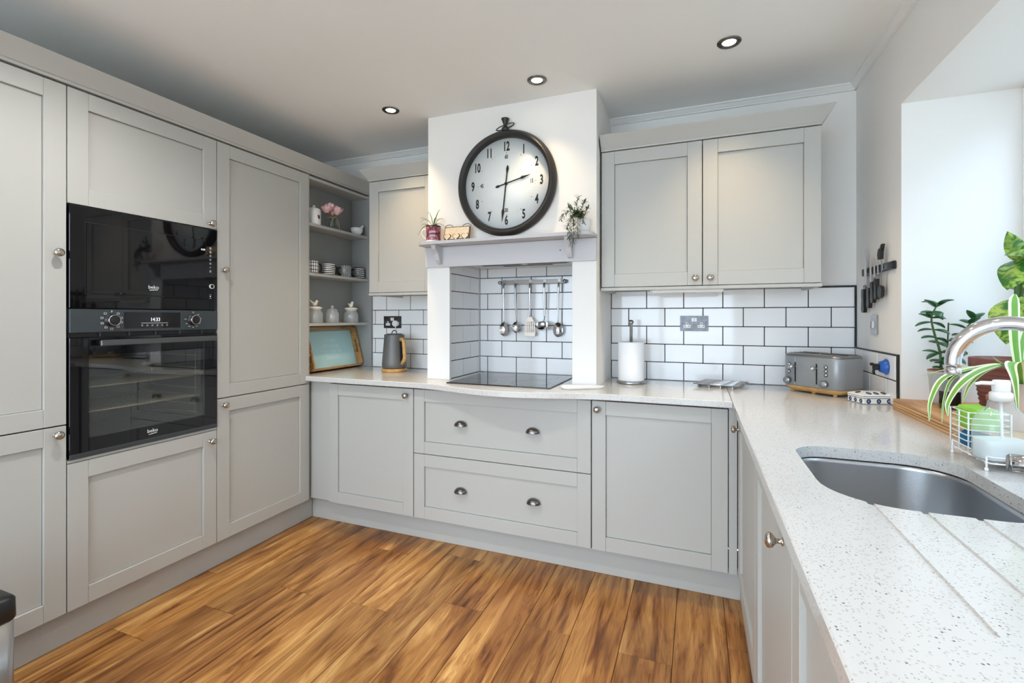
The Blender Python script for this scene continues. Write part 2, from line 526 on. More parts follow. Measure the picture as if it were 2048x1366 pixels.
def quartz():
    m = bpy.data.materials.new('quartz'); m.use_nodes = True
    nt = m.node_tree; n = nt.nodes; p = n['Principled BSDF']; L = nt.links.new
    g = n.new('ShaderNodeNewGeometry')
    cur = None
    base = n.new('ShaderNodeRGB'); base.outputs[0].default_value = srgb(207, 206, 204)
    cur = base.outputs[0]
    for sc_, thr, rad, colr in ((165, 0.62, 0.34, srgb(194, 191, 187)), (290, 0.80, 0.36, srgb(170, 166, 161)), (190, 0.955, 0.28, srgb(112, 108, 104))):
        v = n.new('ShaderNodeTexVoronoi'); v.inputs['Scale'].default_value = sc_
        L(g.outputs['Position'], v.inputs['Vector'])
        sp = n.new('ShaderNodeSeparateColor'); L(v.outputs['Color'], sp.inputs[0])
        a = n.new('ShaderNodeMath'); a.operation = 'GREATER_THAN'; a.inputs[1].default_value = thr
        L(sp.outputs[0], a.inputs[0])
        b = n.new('ShaderNodeMath'); b.operation = 'LESS_THAN'; b.inputs[1].default_value = rad
        L(v.outputs['Distance'], b.inputs[0])
        c = n.new('ShaderNodeMath'); c.operation = 'MULTIPLY'
        L(a.outputs[0], c.inputs[0]); L(b.outputs[0], c.inputs[1])
        mx = n.new('ShaderNodeMix'); mx.data_type = 'RGBA'
        L(c.outputs[0], mx.inputs[0]); L(cur, mx.inputs[6]); mx.inputs[7].default_value = colr
        cur = mx.outputs[2]
    L(cur, p.inputs['Base Color'])
    p.inputs['Roughness'].default_value = 0.12
    return m
QUARTZ = quartz()

def print_mat(name, kind, c_dark, c_light, r=0.042):
    """pattern printed round a mug: cylinder angle and height of the object"""
    m = bpy.data.materials.new(name); m.use_nodes = True
    nt = m.node_tree; n = nt.nodes; p = n['Principled BSDF']; L = nt.links.new
    tc = n.new('ShaderNodeTexCoord'); sp = n.new('ShaderNodeSeparateXYZ'); L(tc.outputs['Object'], sp.inputs[0])
    def mt(op, a, b=None):
        q = n.new('ShaderNodeMath'); q.operation = op
        for k, w in enumerate((a, b)):
            if w is None: continue
            if isinstance(w, (int, float)): q.inputs[k].default_value = w
            else: L(w, q.inputs[k])
        return q.outputs[0]
    an = mt('MULTIPLY', mt('ARCTAN2', sp.outputs[1], sp.outputs[0]), r)
    z = sp.outputs[2]
    def tri(v, per, thr):      # 1 where v mod per < thr
        return mt('LESS_THAN', mt('FLOORED_MODULO', v, per), thr)
    if kind == 'grid':
        f = mt('MAXIMUM', tri(an, 0.013, 0.0045), tri(z, 0.022, 0.004))
    elif kind == 'stripe':
        f = tri(z, 0.0125, 0.0058)
    elif kind == 'dots':
        a = mt('SUBTRACT', mt('FLOORED_MODULO', mt('ADD', an, z), 0.0135), 0.00675)
        b = mt('SUBTRACT', mt('FLOORED_MODULO', mt('SUBTRACT', an, z), 0.0135), 0.00675)
        d = mt('SQRT', mt('ADD', mt('MULTIPLY', a, a), mt('MULTIPLY', b, b)))
        f = mt('GREATER_THAN', d, 0.0046)
    elif kind == 'dash':
        f = mt('MAXIMUM', tri(z, 0.0145, 0.0065), tri(an, 0.010, 0.003))
    else:                       # splash of blossom
        v = n.new('ShaderNodeTexVoronoi'); v.inputs['Scale'].default_value = 70
        L(tc.outputs['Object'], v.inputs['Vector'])
        f = mt('MULTIPLY', v.outputs['Distance'], 1.25)
    mx = n.new('ShaderNodeMix'); mx.data_type = 'RGBA'
    L(f, mx.inputs[0]); mx.inputs[6].default_value = c_light; mx.inputs[7].default_value = c_dark
    L(mx.outputs[2], p.inputs['Base Color']); p.inputs['Roughness'].default_value = 0.18
    return m
NAVY = srgb(22, 26, 40); OFFW = srgb(236, 236, 234)
MUGM = {k: print_mat('mug_' + k, k, NAVY, OFFW) for k in ('grid', 'stripe', 'dots', 'dash')}
LOVEM = print_mat('mug_blossom', 'splash', srgb(96, 30, 52), srgb(214, 140, 156))

def mottled():
    m = bpy.data.materials.new('variegated_leaf'); m.use_nodes = True
    nt = m.node_tree; n = nt.nodes; p = n['Principled BSDF']; L = nt.links.new
    tc = n.new('ShaderNodeTexCoord')
    nz = n.new('ShaderNodeTexNoise'); nz.inputs['Scale'].default_value = 34; nz.inputs['Detail'].default_value = 6
    nz.inputs['Distortion'].default_value = 1.0
    L(tc.outputs['Object'], nz.inputs['Vector'])
    cr = n.new('ShaderNodeValToRGB'); e = cr.color_ramp.elements
    e[0].position = 0.44; e[0].color = srgb(52, 118, 44)
    e[1].position = 0.60; e[1].color = srgb(176, 206, 96)
    L(nz.outputs['Fac'], cr.inputs[0]); L(cr.outputs[0], p.inputs['Base Color'])
    p.inputs['Roughness'].default_value = 0.35
    return m
LEAFD = mottled()

# ================================================================== THE SETTING
ZC = 2.44          # ceiling
XR = 2.985         # right wall
ZW = 0.905         # worktop top
# floor slab with separate boards
fl = struct('floor', MB().box((-0.6, -4.8, -0.05), (XR, 0.0, -0.006)), GAP)
joints = {0: -1.65, 1: -1.405, 2: -1.173, 3: -0.70, 4: -1.15, 5: -0.62, 6: -1.0, 7: -1.75, 8: -1.01, 9: -1.62, 10: -1.035, 11: -1.66, 12: -0.86}
rj = random.Random(3)
plank_cache = {}
for k in range(-4, 16):
    x0 = max(0.025 + 0.1935 * k, -0.6); x1 = min(0.025 + 0.1935 * (k + 1), XR)
    if x1 - x0 < 0.02: continue
    j = joints.get(k, -rj.uniform(0.6, 1.6))
    ys = [j + 1.29 * i for i in range(-4, 3)]
    ys = sorted([y for y in ys if -4.8 < y < -0.3]); ys = [-4.8] + ys + [-0.3]
    for a, b in zip(ys, ys[1:]):
        if b - a < 0.03: continue
        key = (round(x1 - x0, 4), round(b - a, 4))
        if key not in plank_cache:
            plank_cache[key] = MB().box((0.0009, 0.0009, -0.006), (key[0] - 0.0009, key[1] - 0.0009, 0), 0.0012).mesh('plank', [FLOORW])
        link('plank', plank_cache[key], fl, (x0, a, 0))

struct('ground', MB().box((-25, -30, -0.4), (28, 25, -0.06)), mat('paving', srgb(206, 205, 200), 0.9, noise=0.2, nscale=1.5))  # unseen pale ground added to shape the sky light coming in
struct('wall_garden', MB().box((5.2, -11, -0.06), (5.4, 8, 3.0)), mat('rendered_wall', srgb(178, 177, 172), 0.9, noise=0.08, nscale=3))  # unseen wall added to block part of the sky at the window
struct('ceiling', MB().box((-0.6, -4.8, ZC), (3.45, 0.1, ZC + 0.06)), CEIL)
wb = struct('wall_back', MB().box((-0.7, 0.006, 0), (3.45, 0.12, ZC)), WALL)
struct('wall_left', MB().box((-0.72, -4.8, 0), (-0.6, 0.006, ZC)), WALL)
WY0, WY1, WZ0, WZ1, XF = -2.45, -0.56, 0.905, 2.105, 3.342
wr = MB()
wr.box((XR, WY1, 0), (3.42, 0.006, ZC)); wr.box((XR, -4.8, 0), (3.42, WY0, ZC))
wr.box((XR, WY0, WZ1), (3.42, WY1, ZC)); wr.box((XR, WY0, 0), (3.42, WY1, WZ0))
wr = struct('wall_right', wr, WALL)
w = MB()
w.box((-0.6, -4.92, 0), (-0.4, -4.8, ZC)); w.box((2.8, -4.92, 0), (3.42, -4.8, ZC)); w.box((-0.4, -4.92, 2.28), (2.8, -4.8, ZC))
struct('wall_rear', w, WALL)

def window(name, F, u0, u1, v0, v1, cells, t=0.055, d=0.06, glazed=True):
    fr = MB(F)
    fr.box((u0, v0, -d), (u0 + t, v1, 0), 0.004); fr.box((u1 - t, v0, -d), (u1, v1, 0), 0.004)
    fr.box((u0 + t, v0, -d), (u1 - t, v0 + t, 0), 0.004); fr.box((u0 + t, v1 - t, -d), (u1 - t, v1, 0), 0.004)
    wdt = (u1 - u0 - t) / cells
    for k in range(1, cells):
        fr.box((u0 + wdt * k, v0 + t, -d), (u0 + wdt * k + t, v1 - t, 0), 0.004)
    root = struct(name, fr, FRAMEW)
    for k in range(cells if glazed else 0):
        p = MB(F).box((u0 + wdt * k + t, v0 + t, -d * .55), (u0 + wdt * (k + 1), v1 - t, -d * .45))
        obj('pane', p, PANE, root)
    return root
window('window_1', F_right((XF, 0, 0)), -WY1 + 0.001, -WY0 - 0.001, 0.949, WZ1 - 0.001, 3)
window('window_2', frame((0, -4.8, 0), (1, 0, 0), (0, 0, 1), (0, 1, 0)), -0.399, 2.799, 0.001, 2.279, 3, 0.07, glazed=False)   # added unseen opening that lets sky light in from behind

# coving
cv = [(0.006, ZC), (-0.034, ZC), (-0.034, ZC - 0.007), (-0.026, ZC - 0.010), (-0.014, ZC - 0.022), (-0.010, ZC - 0.024), (-0.010, ZC - 0.030), (0.006, ZC - 0.030)]
struct('trim_1', MB().prism([(a, b) for a, b in cv], 1.757, XR - 0.001, 'x'), TRIMW)
struct('trim_2', MB().prism([(a, b) for a, b in cv], -0.6, 0.759, 'x'), TRIMW)
struct('trim_3', MB().prism([(XR + a, b) for a, b in cv], -4.8, 0.0, 'y'), TRIMW)

# chimney breast with the cooking alcove
CX0, CX1, CYF = 0.76, 1.757, -0.43
cb = MB()
cb.box((CX0, CYF, 1.602), (CX1, 0.005, ZC))
cb.box((CX0, CYF, ZW + 0.0005), (0.885, 0.005, 1.602)); cb.box((1.652, CYF, ZW + 0.0005), (CX1, 0.005, 1.602))
cb = struct('wall_chimney_breast', cb, WALL)
pl = MB(); pl.box((CX0 - 0.001, CYF - 0.008, ZW + 0.0005), (0.907, CYF + 0.012, 1.60), 0.001)
obj('pilaster', pl, TRIMW, cb)
pl = MB(); pl.box((1.631, CYF - 0.008, ZW + 0.0005), (CX1 + 0.001, CYF + 0.012, 1.60), 0.001)
obj('pilaster', pl, TRIMW, cb)

# wall tiles: half bond, each tile its own piece over dark grout
tile_cache = {}
def tiles(parent, F, u0, u1, z0, z1, offs, ph=0.103, pw=0.203, g=0.0042):
    ob = MB(F).box((u0, z0, -0.0004), (u1, z1, 0.0015)); obj('grout', ob, GROUT, parent)
    nrow = int(math.ceil((z1 - z0) / ph - 0.02))
    pl_ = wloc(parent)
    for j in range(nrow):
        v0 = z0 + j * ph + g / 2; v1 = min(z0 + (j + 1) * ph - g / 2, z1 - 0.001)
        if v1 - v0 < 0.006: continue
        s = offs[j % 2]
        k0 = int(math.floor((u0 - s) / pw)) - 1
        for k in range(k0, k0 + 20):
            a = max(s + k * pw + g / 2, u0 + g / 2); b = min(s + (k + 1) * pw - g / 2, u1 - 0.0008)
            if b - a < 0.008: continue
            key = (round(b - a, 4), round(v1 - v0, 4), tuple(round(x, 2) for x in F.col[0][:3]))
            R = F.to_3x3().to_4x4()
            if key not in tile_cache:
                tile_cache[key] = MB(R).box((0, 0, 0.0), (b - a, v1 - v0, 0.0042), 0.0016).mesh('tile', [TILE])
            link('tile', tile_cache[key], parent, (F @ Vector((a, v0, 0))) - pl_)
FB = F_back((0, 0.0045, 0))
tiles(wb, FB, 1.7585, 2.979, ZW + 0.001, 1.421, (1.7608, 1.7608 + 0.1015))
tiles(wb, FB, 0.026, 0.7585, ZW + 0.001, 1.421, (0.148, 0.051))
tiles(wb, FB, 0.8935, 1.6435, ZW + 0.001, 1.585, (0.949, 1.0505))
tiles(cb, F_left((0.886, 0, 0)), -0.4175, 0.0, ZW + 0.001, 1.585, (-0.234, -0.336))
tiles(cb, F_right((1.651, 0, 0)), 0.0, 0.4175, ZW + 0.001, 1.585, (0.031, 0.133))
tiles(wr, F_right((XR - 0.0005, 0, 0)), 0.0, 0.532, ZW + 0.001, 1.112, (0.008, 0.105))
tt = MB(); tt.box((2.76, -0.004, 1.421), (XR - 0.0008, 0.006, 1.428)); tt.box((2.976, -0.006, 1.118), (XR - 0.0008, 0.006, 1.421))
obj('tile_trim', tt, BLACK, wb)
tt = MB(); tt.box((XR - 0.0075, -0.545, ZW + 0.001), (XR - 0.0002, -0.532, 1.118)); tt.box((XR - 0.006, -0.532, 1.112), (XR - 0.0002, -0.001, 1.117))
obj('tile_trim', tt, BLACK, wr)

# ================================================================== CABINETS
knob_cache = {}
KP = [(0.0, 0.0), (0.0085, 0), (0.0085, .002), (.0052, .004), (.0048, .012), (.009, .0155), (.0142, .0195), (.016, .025), (.0145, .030), (.0085, .0335), (0, .0345)]
def knob(F, u, v, parent):
    R = F.to_3x3().to_4x4()
    key = tuple(round(x, 2) for x in F.col[2][:3])
    if key not in knob_cache:
        knob_cache[key] = MB(R).lathe(KP, 20).mesh('knob', [NICKEL])
    return link('knob', knob_cache[key], parent, (F @ Vector((u, v, 0))) - wloc(parent))

cup_cache = {}
def cup_pull(F, u, v, parent):
    R = F.to_3x3().to_4x4()
    key = tuple(round(x, 2) for x in F.col[2][:3])
    if key not in cup_cache:
        rows = []
        A, B, H = 0.037, 0.028, 0.028
        for i in range(9):                       # from the face outwards
            t = PI / 2 * i / 8
            row = []
            for k in range(17):
                a = PI * k / 16
                row.append((A * math.cos(a) * math.cos(t) ** .8 if i < 8 else 0.0, -0.008 + H * math.sin(a) * math.cos(t) ** .8 if i < 8 else -0.008, 0.0005 + B * math.sin(t)))
            rows.append(row)
        m = MB(R).grid(rows)
        m.grid([[(p[0] * .93, -0.008 + (p[1] + 0.008) * .92, p[2] * .93) for p in r] for r in rows])
        cup_cache[key] = m.mesh('cup_handle', [PEWTER])
    return link('cup_handle', cup_cache[key], parent, (F @ Vector((u, v, 0))) - wloc(parent))

def shaker(name, parent, F, u0, u1, v0, v1, fw=0.067, th=0.02):
    """frame of stiles and rails round a recessed panel; front face at n = 0"""
    m = MB(F); c = 0.0012
    m.box((u0, v0, -th), (u0 + fw, v1, 0), c); m.box((u1 - fw, v0, -th), (u1, v1, 0), c)
    e = 0.0004
    m.box((u0 + fw + e, v0, -th), (u1 - fw - e, v0 + fw, -0.0003), c); m.box((u0 + fw + e, v1 - fw, -th), (u1 - fw - e, v1, -0.0003), c)
    d = obj(name, m, PAINT, parent)
    g = 0.0011                               # fine shadow groove round the recessed panel
    p = MB(F).box((u0 + fw + g, v0 + fw + g, -th), (u1 - fw - g, v1 - fw - g, -0.0105), 0.0006)
    obj('panel', p, PAINT, d)
    return d

def carcass(parent, F, u0, u1, v0, v1, depth, t=0.018, shelves=(), top=True, m=CARC):
    b = MB(F); n0 = -0.0225; n1 = -depth
    b.box((u0, v0, n1), (u0 + t, v1, n0)); b.box((u1 - t, v0, n1), (u1, v1, n0))
    b.box((u0 + t, v0, n1), (u1 - t, v0 + t, n0)); b.box((u0 + t, v0 + t, n1), (u1 - t, v1 - (t if top else 0), n1 + 0.008))
    if top: b.box((u0 + t, v1 - t, n1), (u1 - t, v1, n0))
    for z in shelves: b.box((u0 + t, z, n1 + 0.008), (u1 - t, z + t, n0))
    return obj('body', b, m, parent)

# ---- tall units along the left wall (door faces at x = 0)
FL = F_left((0, 0, 0))
G = 0.0018
UA, UB, UC, UD = -2.39, -1.788, -1.183, -0.581
A = thing('tall_cabinet', 'tall light grey two-door cabinet left of the built-in ovens', 'cabinet', (-0.28, (UA + UB) / 2, 0.135))
carcass(A, FL, UA, UB, 0.135, 2.156, 0.56, shelves=(0.847,))
d = shaker('door', A, FL, UA + G, UB - G, 0.138, 0.8535); knob(FL, -1.822, 0.825, d)
d = shaker('door', A, FL, UA + G, UB - G, 0.8585, 2.1495); knob(FL, -1.822, 1.509, d)
B = thing('oven_cabinet', 'tall light grey cabinet housing the black microwave and oven', 'cabinet', (-0.28, (UB + UC) / 2, 0.135))
carcass(B, FL, UB, UC, 0.135, 2.156, 0.56, shelves=(0.699, 1.292, 1.7005))
d = shaker('door', B, FL, UB + G, UC - G, 0.138, 0.703); knob(FL, -1.219, 0.655, d)
obj('rail', MB(FL).box((UB + G, 0.7055, -0.02), (UC - G, 0.7165, -0.001), 0.001), PAINT, B)
d = shaker('door', B, FL, UB + G, UC - G, 1.7045, 2.1495); knob(FL, -1.219, 1.728, d)
Cc = thing('tall_cabinet', 'tall light grey two-door cabinet between ovens and open shelves', 'cabinet', (-0.28, (UC + UD) / 2, 0.135))
carcass(Cc, FL, UC, UD, 0.135, 2.156, 0.56, shelves=(0.847,))
d = shaker('door', Cc, FL, UC + G, UD - G, 0.138, 0.8535); knob(FL, -1.151, 0.822, d)
d = shaker('door', Cc, FL, UC + G, UD - G, 0.8585, 2.1495); knob(FL, -1.151, 1.505, d)
obj('side_panel', MB().box((-0.55, UD, 0.135), (-0.001, UD + 0.004, 2.156)), PAINT, Cc)
# cornice along the tops of the tall units and shelves
ck = [(-0.56, 2.158), (0.002, 2.158), (0.004, 2.168), (0.010, 2.170), (0.0515, 2.232), (0.0515, 2.2355), (0.034, 2.2355), (-0.006, 2.176), (-0.56, 2.176)]
one('cornice', MB().prism([(a, b) for a, b in ck], UA, -0.002, 'y'), PAINT, 'long grey cornice flaring out above the tall units', 'cornice')
one('plinth', MB().box((-0.06, UA, 0.0006), (-0.042, -0.511, 0.134), 0.001), PAINT, 'pale grey plinth under the tall oven units', 'plinth')
one('plinth', MB().box((-0.0415, -0.51, 0.0006), (2.4175, -0.492, 0.134), 0.001), PAINT, 'grey plinth under the drawers and hob run', 'plinth')
one('plinth', MB().box((2.418, -3.05, 0.0006), (2.436, -0.49, 0.134), 0.001), PAINT, 'grey plinth under the sink run', 'plinth')

# ---- open shelf unit at the corner
S = thing('open_shelf_unit', 'grey open corner shelves holding mugs, jars and flowers', 'shelf', (-0.07, -0.29, ZW))
obj('back_panel', MB().box((-0.156, UD + 0.005, ZW + 0.0006), (-0.148, -0.001, 2.156)), SHELFP, S)
obj('side_panel', MB().box((-0.148, -0.012, ZW + 0.0006), (0.024, -0.0005, 2.156), 0.0008), SHELFP, S)
for z in (2.128, 1.837, 1.527, 1.211):
    obj('shelf', MB().box((-0.148, UD + 0.005, z), (-0.001, -0.0125, z + 0.018), 0.001), PAINT, S)
SH1, SH2, SH3 = 1.855, 1.545, 1.229

# ---- base units along the back wall (door faces at y = -0.57)
FK = F_back((0, -0.57, 0))
ZB0, ZB1 = 0.141, 0.862
U1 = thing('base_cabinet', 'grey base cabinet with single door in the left corner', 'cabinet', (0.4, -0.3, 0.135))
carcass(U1, FK, 0.0, 0.7495, 0.135, 0.874, 0.55, top=False)
obj('filler_panel', MB(FK).box((-0.035, 0.137, -0.038), (0.1465, 0.873, -0.0205), 0.001), PAINT, U1)
d = shaker('door', U1, FK, 0.147, 0.7475, ZB0, ZB1); knob(FK, 0.705, 0.824, d)
U2 = thing('drawer_unit', 'wide grey drawer unit with cup handles under the hob', 'cabinet', (1.254, -0.3, 0.135))
carcass(U2, FK, 0.7505, 1.7585, 0.135, 0.874, 0.55, top=False)
d = shaker('drawer_front', U2, FK, 0.7525, 1.7565, 0.5045, ZB1); cup_pull(FK, 1.048, 0.688, d); cup_pull(FK, 1.459, 0.686, d)
d = shaker('drawer_front', U2, FK, 0.7525, 1.7565, ZB0, 0.5005); cup_pull(FK, 1.048, 0.327, d); cup_pull(FK, 1.464, 0.327, d)
U3 = thing('base_cabinet', 'grey base cabinet with wide door right of the drawers', 'cabinet', (2.06, -0.3, 0.135))
carcass(U3, FK, 1.7595, 2.366, 0.135, 0.874, 0.55, top=False)
d = shaker('door', U3, FK, 1.762, 2.364, ZB0, ZB1); knob(FK, 1.789, 0.823, d)
obj('corner_post', MB(FK).box((2.3675, 0.137, -0.03), (2.4015, 0.873, -0.006), 0.001), PAINT, U3)
obj('corner_post', MB().box((2.4035, -0.6155, 0.137), (2.4225, -0.577, 0.873), 0.001), PAINT, U3)

# ---- base units along the window wall (door faces at x = 2.402)
FR = F_right((2.402, 0, 0))
ru = [(0.605, 1.238, 'far', 'grey base cabinet in the right corner beside the sink unit', True),
      (1.242, 1.838, 'near', 'grey sink base cabinet with knob near the draining grooves', True),
      (1.842, 2.438, 'none', 'grey base cabinet below the draining grooves', True),
      (2.442, 3.04, 'far', 'grey base cabinet at the near end of the sink run', True)]
for a, b, kn, lab, _ in ru:
    U = thing('base_cabinet', lab, 'cabinet', (2.7, -(a + b) / 2, 0.135))
    carcass(U, FR, a, b, 0.135, 0.874, 0.56, top=False)
    d = shaker('door', U, FR, a + 0.012 if a < 0.7 else a, b, ZB0, ZB1)
    if kn == 'far': knob(FR, a + 0.075 if a < 0.7 else a + 0.034, 0.800, d)
    if kn == 'near': knob(FR, b - 0.095, 0.806, d)

# ---- wall cabinets
FW = F_back((0, -0.35, 0))
def wall_cornice(x0, x1, left, right):
    """mitred cornice, flared on the open sides"""
    f = 0.046; m = MB(); za, zb, zc, zt = 2.1385, 2.147, 2.150, 2.208
    def ring(e, z): return [(x0 - (e if left else 0), 0.004, z), (x0 - (e if left else 0), -0.35 - e, z), (x1 + (e if right else 0), -0.35 - e, z), (x1 + (e if right else 0), 0.004, z)]
    rs = [ring(0.002, za), ring(0.003, zb), ring(0.006, zc), ring(f, zt), ring(f, zt + 0.004), ring(f - 0.016, zt + 0.004), ring(-0.012, 2.152)]
    vs = [p for r in rs for p in r]; fs = []
    for i in range(len(rs) - 1):
        for k in range(3): fs.append([i * 4 + k, i * 4 + k + 1, (i + 1) * 4 + k + 1, (i + 1) * 4 + k])
    fs.append([0, 1, 2, 3]); fs.append([24, 25, 26, 27])
    m.add(vs, fs)
    return m
def wall_cabinet(lab, x0, x1, splits, knobs):
    W = thing('wall_cabinet', lab, 'cabinet', ((x0 + x1) / 2, -0.17, 1.405))
    b = MB(FW); n0 = -0.0225; n1 = -0.349
    b.box((x0, 1.405, n1), (x0 + 0.018, 2.137, n0)); b.box((x1 - 0.018, 1.405, n1), (x1, 2.137, n0))
    b.box((x0 + 0.018, 1.424, n1), (x1 - 0.018, 1.442, n0)); b.box((x0 + 0.018, 2.119, n1), (x1 - 0.018, 2.137, n0))
    b.box((x0 + 0.018, 1.442, n1), (x1 - 0.018, 2.119, n1 + 0.008))
    obj('body', b, PAINT, W)
    obj('pelmet', MB(FW).box((x0 - 0.002, 1.405, -0.03), (x1 + 0.002, 1.4205, 0.001), 0.0015), PAINT, W)
    e = [x0] + splits + [x1]
    for k in range(len(e) - 1):
        d = shaker('door', W, FW, e[k] + 0.002, e[k + 1] - 0.002, 1.4245, 2.1335)
        if knobs[k]: knob(FW, knobs[k], 1.459, d)
    return W
W1 = wall_cabinet('light grey double-door wall cabinet right of the clock', 1.766, 2.762, [2.262], [2.229, 2.297])
obj('cornice', wall_cornice(1.766, 2.762, False, True), PAINT, W1)
W2 = wall_cabinet('narrow warm-lit grey wall cabinet left of the clock', 0.271, 0.755, [], [None])
obj('cornice', wall_cornice(0.271, 0.7555, True, False), PAINT, W2)
m = MB().box((2.02, -0.315, 1.392), (2.36, -0.285, 1.4235), 0.004)
L_ = thing('under_cabinet_light', 'slim white strip light under the double wall cabinet', 'light', (2.19, -0.3, 1.392))
obj('housing', m, TRIMW, L_); obj('switch', MB().box((2.012, -0.309, 1.396), (2.02, -0.291, 1.412), 0.002), SOCKW, L_)

# ================================================================== WORKTOP
def slab(outline, z0, z1):
    return MB().prism(outline, z0, z1, 'z')
edge = []
for i in range(0, 61):
    x = 0.60 + (1.95 - 0.60) * i / 60
    t = (x - 1.33) / 0.56
    y = -0.617 - (0.103 * 0.5 * (1 + math.cos(PI * t)) if abs(t) < 1 else 0)
    edge.append((x, y))
outl = [(-0.147, 0.002), (-0.147, UD + 0.006), (0.0, UD + 0.006), (0.0015, -0.610), (0.30, -0.617)] + edge + [(2.379, -0.617), (2.379, 0.002)]
def chamfer_slab(out, z0, z1, c=0.003):
    """slab with softened front arris"""
    n = len(out); m = MB()
    P = [Vector((a, b)) for a, b in out]
    ins = []
    for k in range(n):
        a, b, d_ = P[k - 1], P[k], P[(k + 1) % n]
        n1 = Vector((-(b - a).y, (b - a).x)).normalized(); n2 = Vector((-(d_ - b).y, (d_ - b).x)).normalized()
        v = (n1 + n2); v = v / max(v.length_squared / 2, 0.3)
        ins.append(b + v * c)
    rings = [[(p.x, p.y, z0 + c) for p in P], [(p.x, p.y, z1 - c) for p in P], [(p.x, p.y, z1) for p in ins], [(p.x, p.y, z0) for p in ins]]
    vs = [q for r in rings for q in r]; fs = []
    for i, j in ((3, 0), (0, 1), (1, 2)):
        for k in range(n):
            k2 = (k + 1) % n; fs.append([i * n + k, i * n + k2, j * n + k2, j * n + k])
    fs.append([2 * n + k for k in range(n)]); fs.append([3 * n + k for k in range(n)])
    return m.add(vs, fs)
one('worktop', chamfer_slab(outl, 0.875, ZW), QUARTZ, 'speckled white quartz worktop with bowed front under the hob', 'worktop', (1.2, -0.3, 0.875))

# sink-side worktop: hole for the bowl with draining grooves running into it
SX0, SX1, SY0, SY1 = 2.486, 2.842, -1.752, -1.297
GX = [2.552, 2.631, 2.710, 2.789]
def sink_loop(e=0.0, n=8):
    return rrect(SX0 - e, SY0 - e, SX1 + e, SY1 + e, [0.11, 0.09, 0.13, 0.10], n)
loop = sink_loop()
def near_y(x):
    """y of the near edge of the sink hole at x"""
    best = None
    for k in range(len(loop)):
        a, b = loop[k], loop[(k + 1) % len(loop)]
        if min(a[0], b[0]) <= x <= max(a[0], b[0]) and a[0] != b[0]:
            y = a[1] + (b[1] - a[1]) * (x - a[0]) / (b[0] - a[0])
            if best is None or y < best: best = y
    return best
gw = 0.0055; gy = -2.15; gd = 0.0035
hole = []; slots = []
def in_slot(x): return any(abs(x - g) < gw + 0.001 for g in GX)
base_loop = []
for k in range(len(loop)):
    a, b = loop[k], loop[(k + 1) % len(loop)]
    low = a[1] < -1.6 and a[0] < 2.83
    if not (low and in_slot(a[0])): base_loop.append(a)
    if b[0] > a[0] and a[1] < -1.6:
        for gx in GX:
            for e_ in (gx - gw, gx + gw):
                if a[0] <= e_ < b[0]: base_loop.append((e_, near_y(e_)))
for p_ in base_loop:                       # counter-clockwise; a slot opens at each left lip
    hole.append(p_)
    for gx in GX:
        if p_[1] < -1.6 and abs(p_[0] - (gx - gw)) < 1e-6:
            hole += [(gx - gw, gy), (gx + gw, gy)]
            slots.append([p_, (gx - gw, gy), (gx + gw, gy), (gx + gw, near_y(gx + gw))])
loop = base_loop
out_r = [(2.3805, 0.002), (2.3805, -3.06), (XR - 0.001, -3.06), (XR - 0.001, 0.002)]
def sink_top():
    bm = bmesh.new()
    def ring(pts, z):
        vs = [bm.verts.new((a, b, z)) for a, b in pts]
        es = [bm.edges.new((vs[k], vs[(k + 1) % len(vs)])) for k in range(len(vs))]
        return vs, es
    c = 0.003
    inner = [(2.3805 + c, 0.002), (2.3805 + c, -3.06 + c), (XR - 0.001, -3.06 + c), (XR - 0.001, 0.002)]
    o1, e1 = ring(inner, ZW); h1, eh = ring(hole, ZW)
    bmesh.ops.triangle_fill(bm, use_beauty=True, edges=e1 + eh)
    om, _ = ring(out_r, ZW - c); ob, _ = ring(out_r, 0.875)
    for A_, B_ in ((o1, om), (om, ob)):
        for k in range(4): bm.faces.new((A_[k], A_[(k + 1) % 4], B_[(k + 1) % 4], B_[k]))
    h2, _ = ring(hole, ZW - gd)
    n = len(hole)
    for k in range(n): bm.faces.new((h1[k], h1[(k + 1) % n], h2[(k + 1) % n], h2[k]))
    for s in slots:
        bm.faces.new([bm.verts.new((a, b, ZW - gd)) for a, b in s])
    l2, _ = ring(loop, ZW - gd); l3, e3 = ring(loop, 0.875)
    n = len(loop)
    for k in range(n): bm.faces.new((l2[k], l2[(k + 1) % n], l3[(k + 1) % n], l3[k]))
    _, e4 = ring(out_r, 0.875)
    bmesh.ops.triangle_fill(bm, use_beauty=True, edges=e3 + e4)
    bmesh.ops.recalc_face_normals(bm, faces=bm.faces)
    for f in bm.faces:
        if f.normal.z < -0.5 and f.calc_center_median().z > 0.89: f.normal_flip()
    me = bpy.data.meshes.new('worktop')
    bmesh.ops.translate(bm, verts=bm.verts, vec=(-2.68, 1.5, -0.875))
    bm.to_mesh(me); bm.free(); me.materials.append(QUARTZ)
    return me
o = link('worktop', sink_top(), None, (2.68, -1.5, 0.875))
tag(o, 'speckled white quartz worktop with sink cut-out and draining grooves', 'worktop')

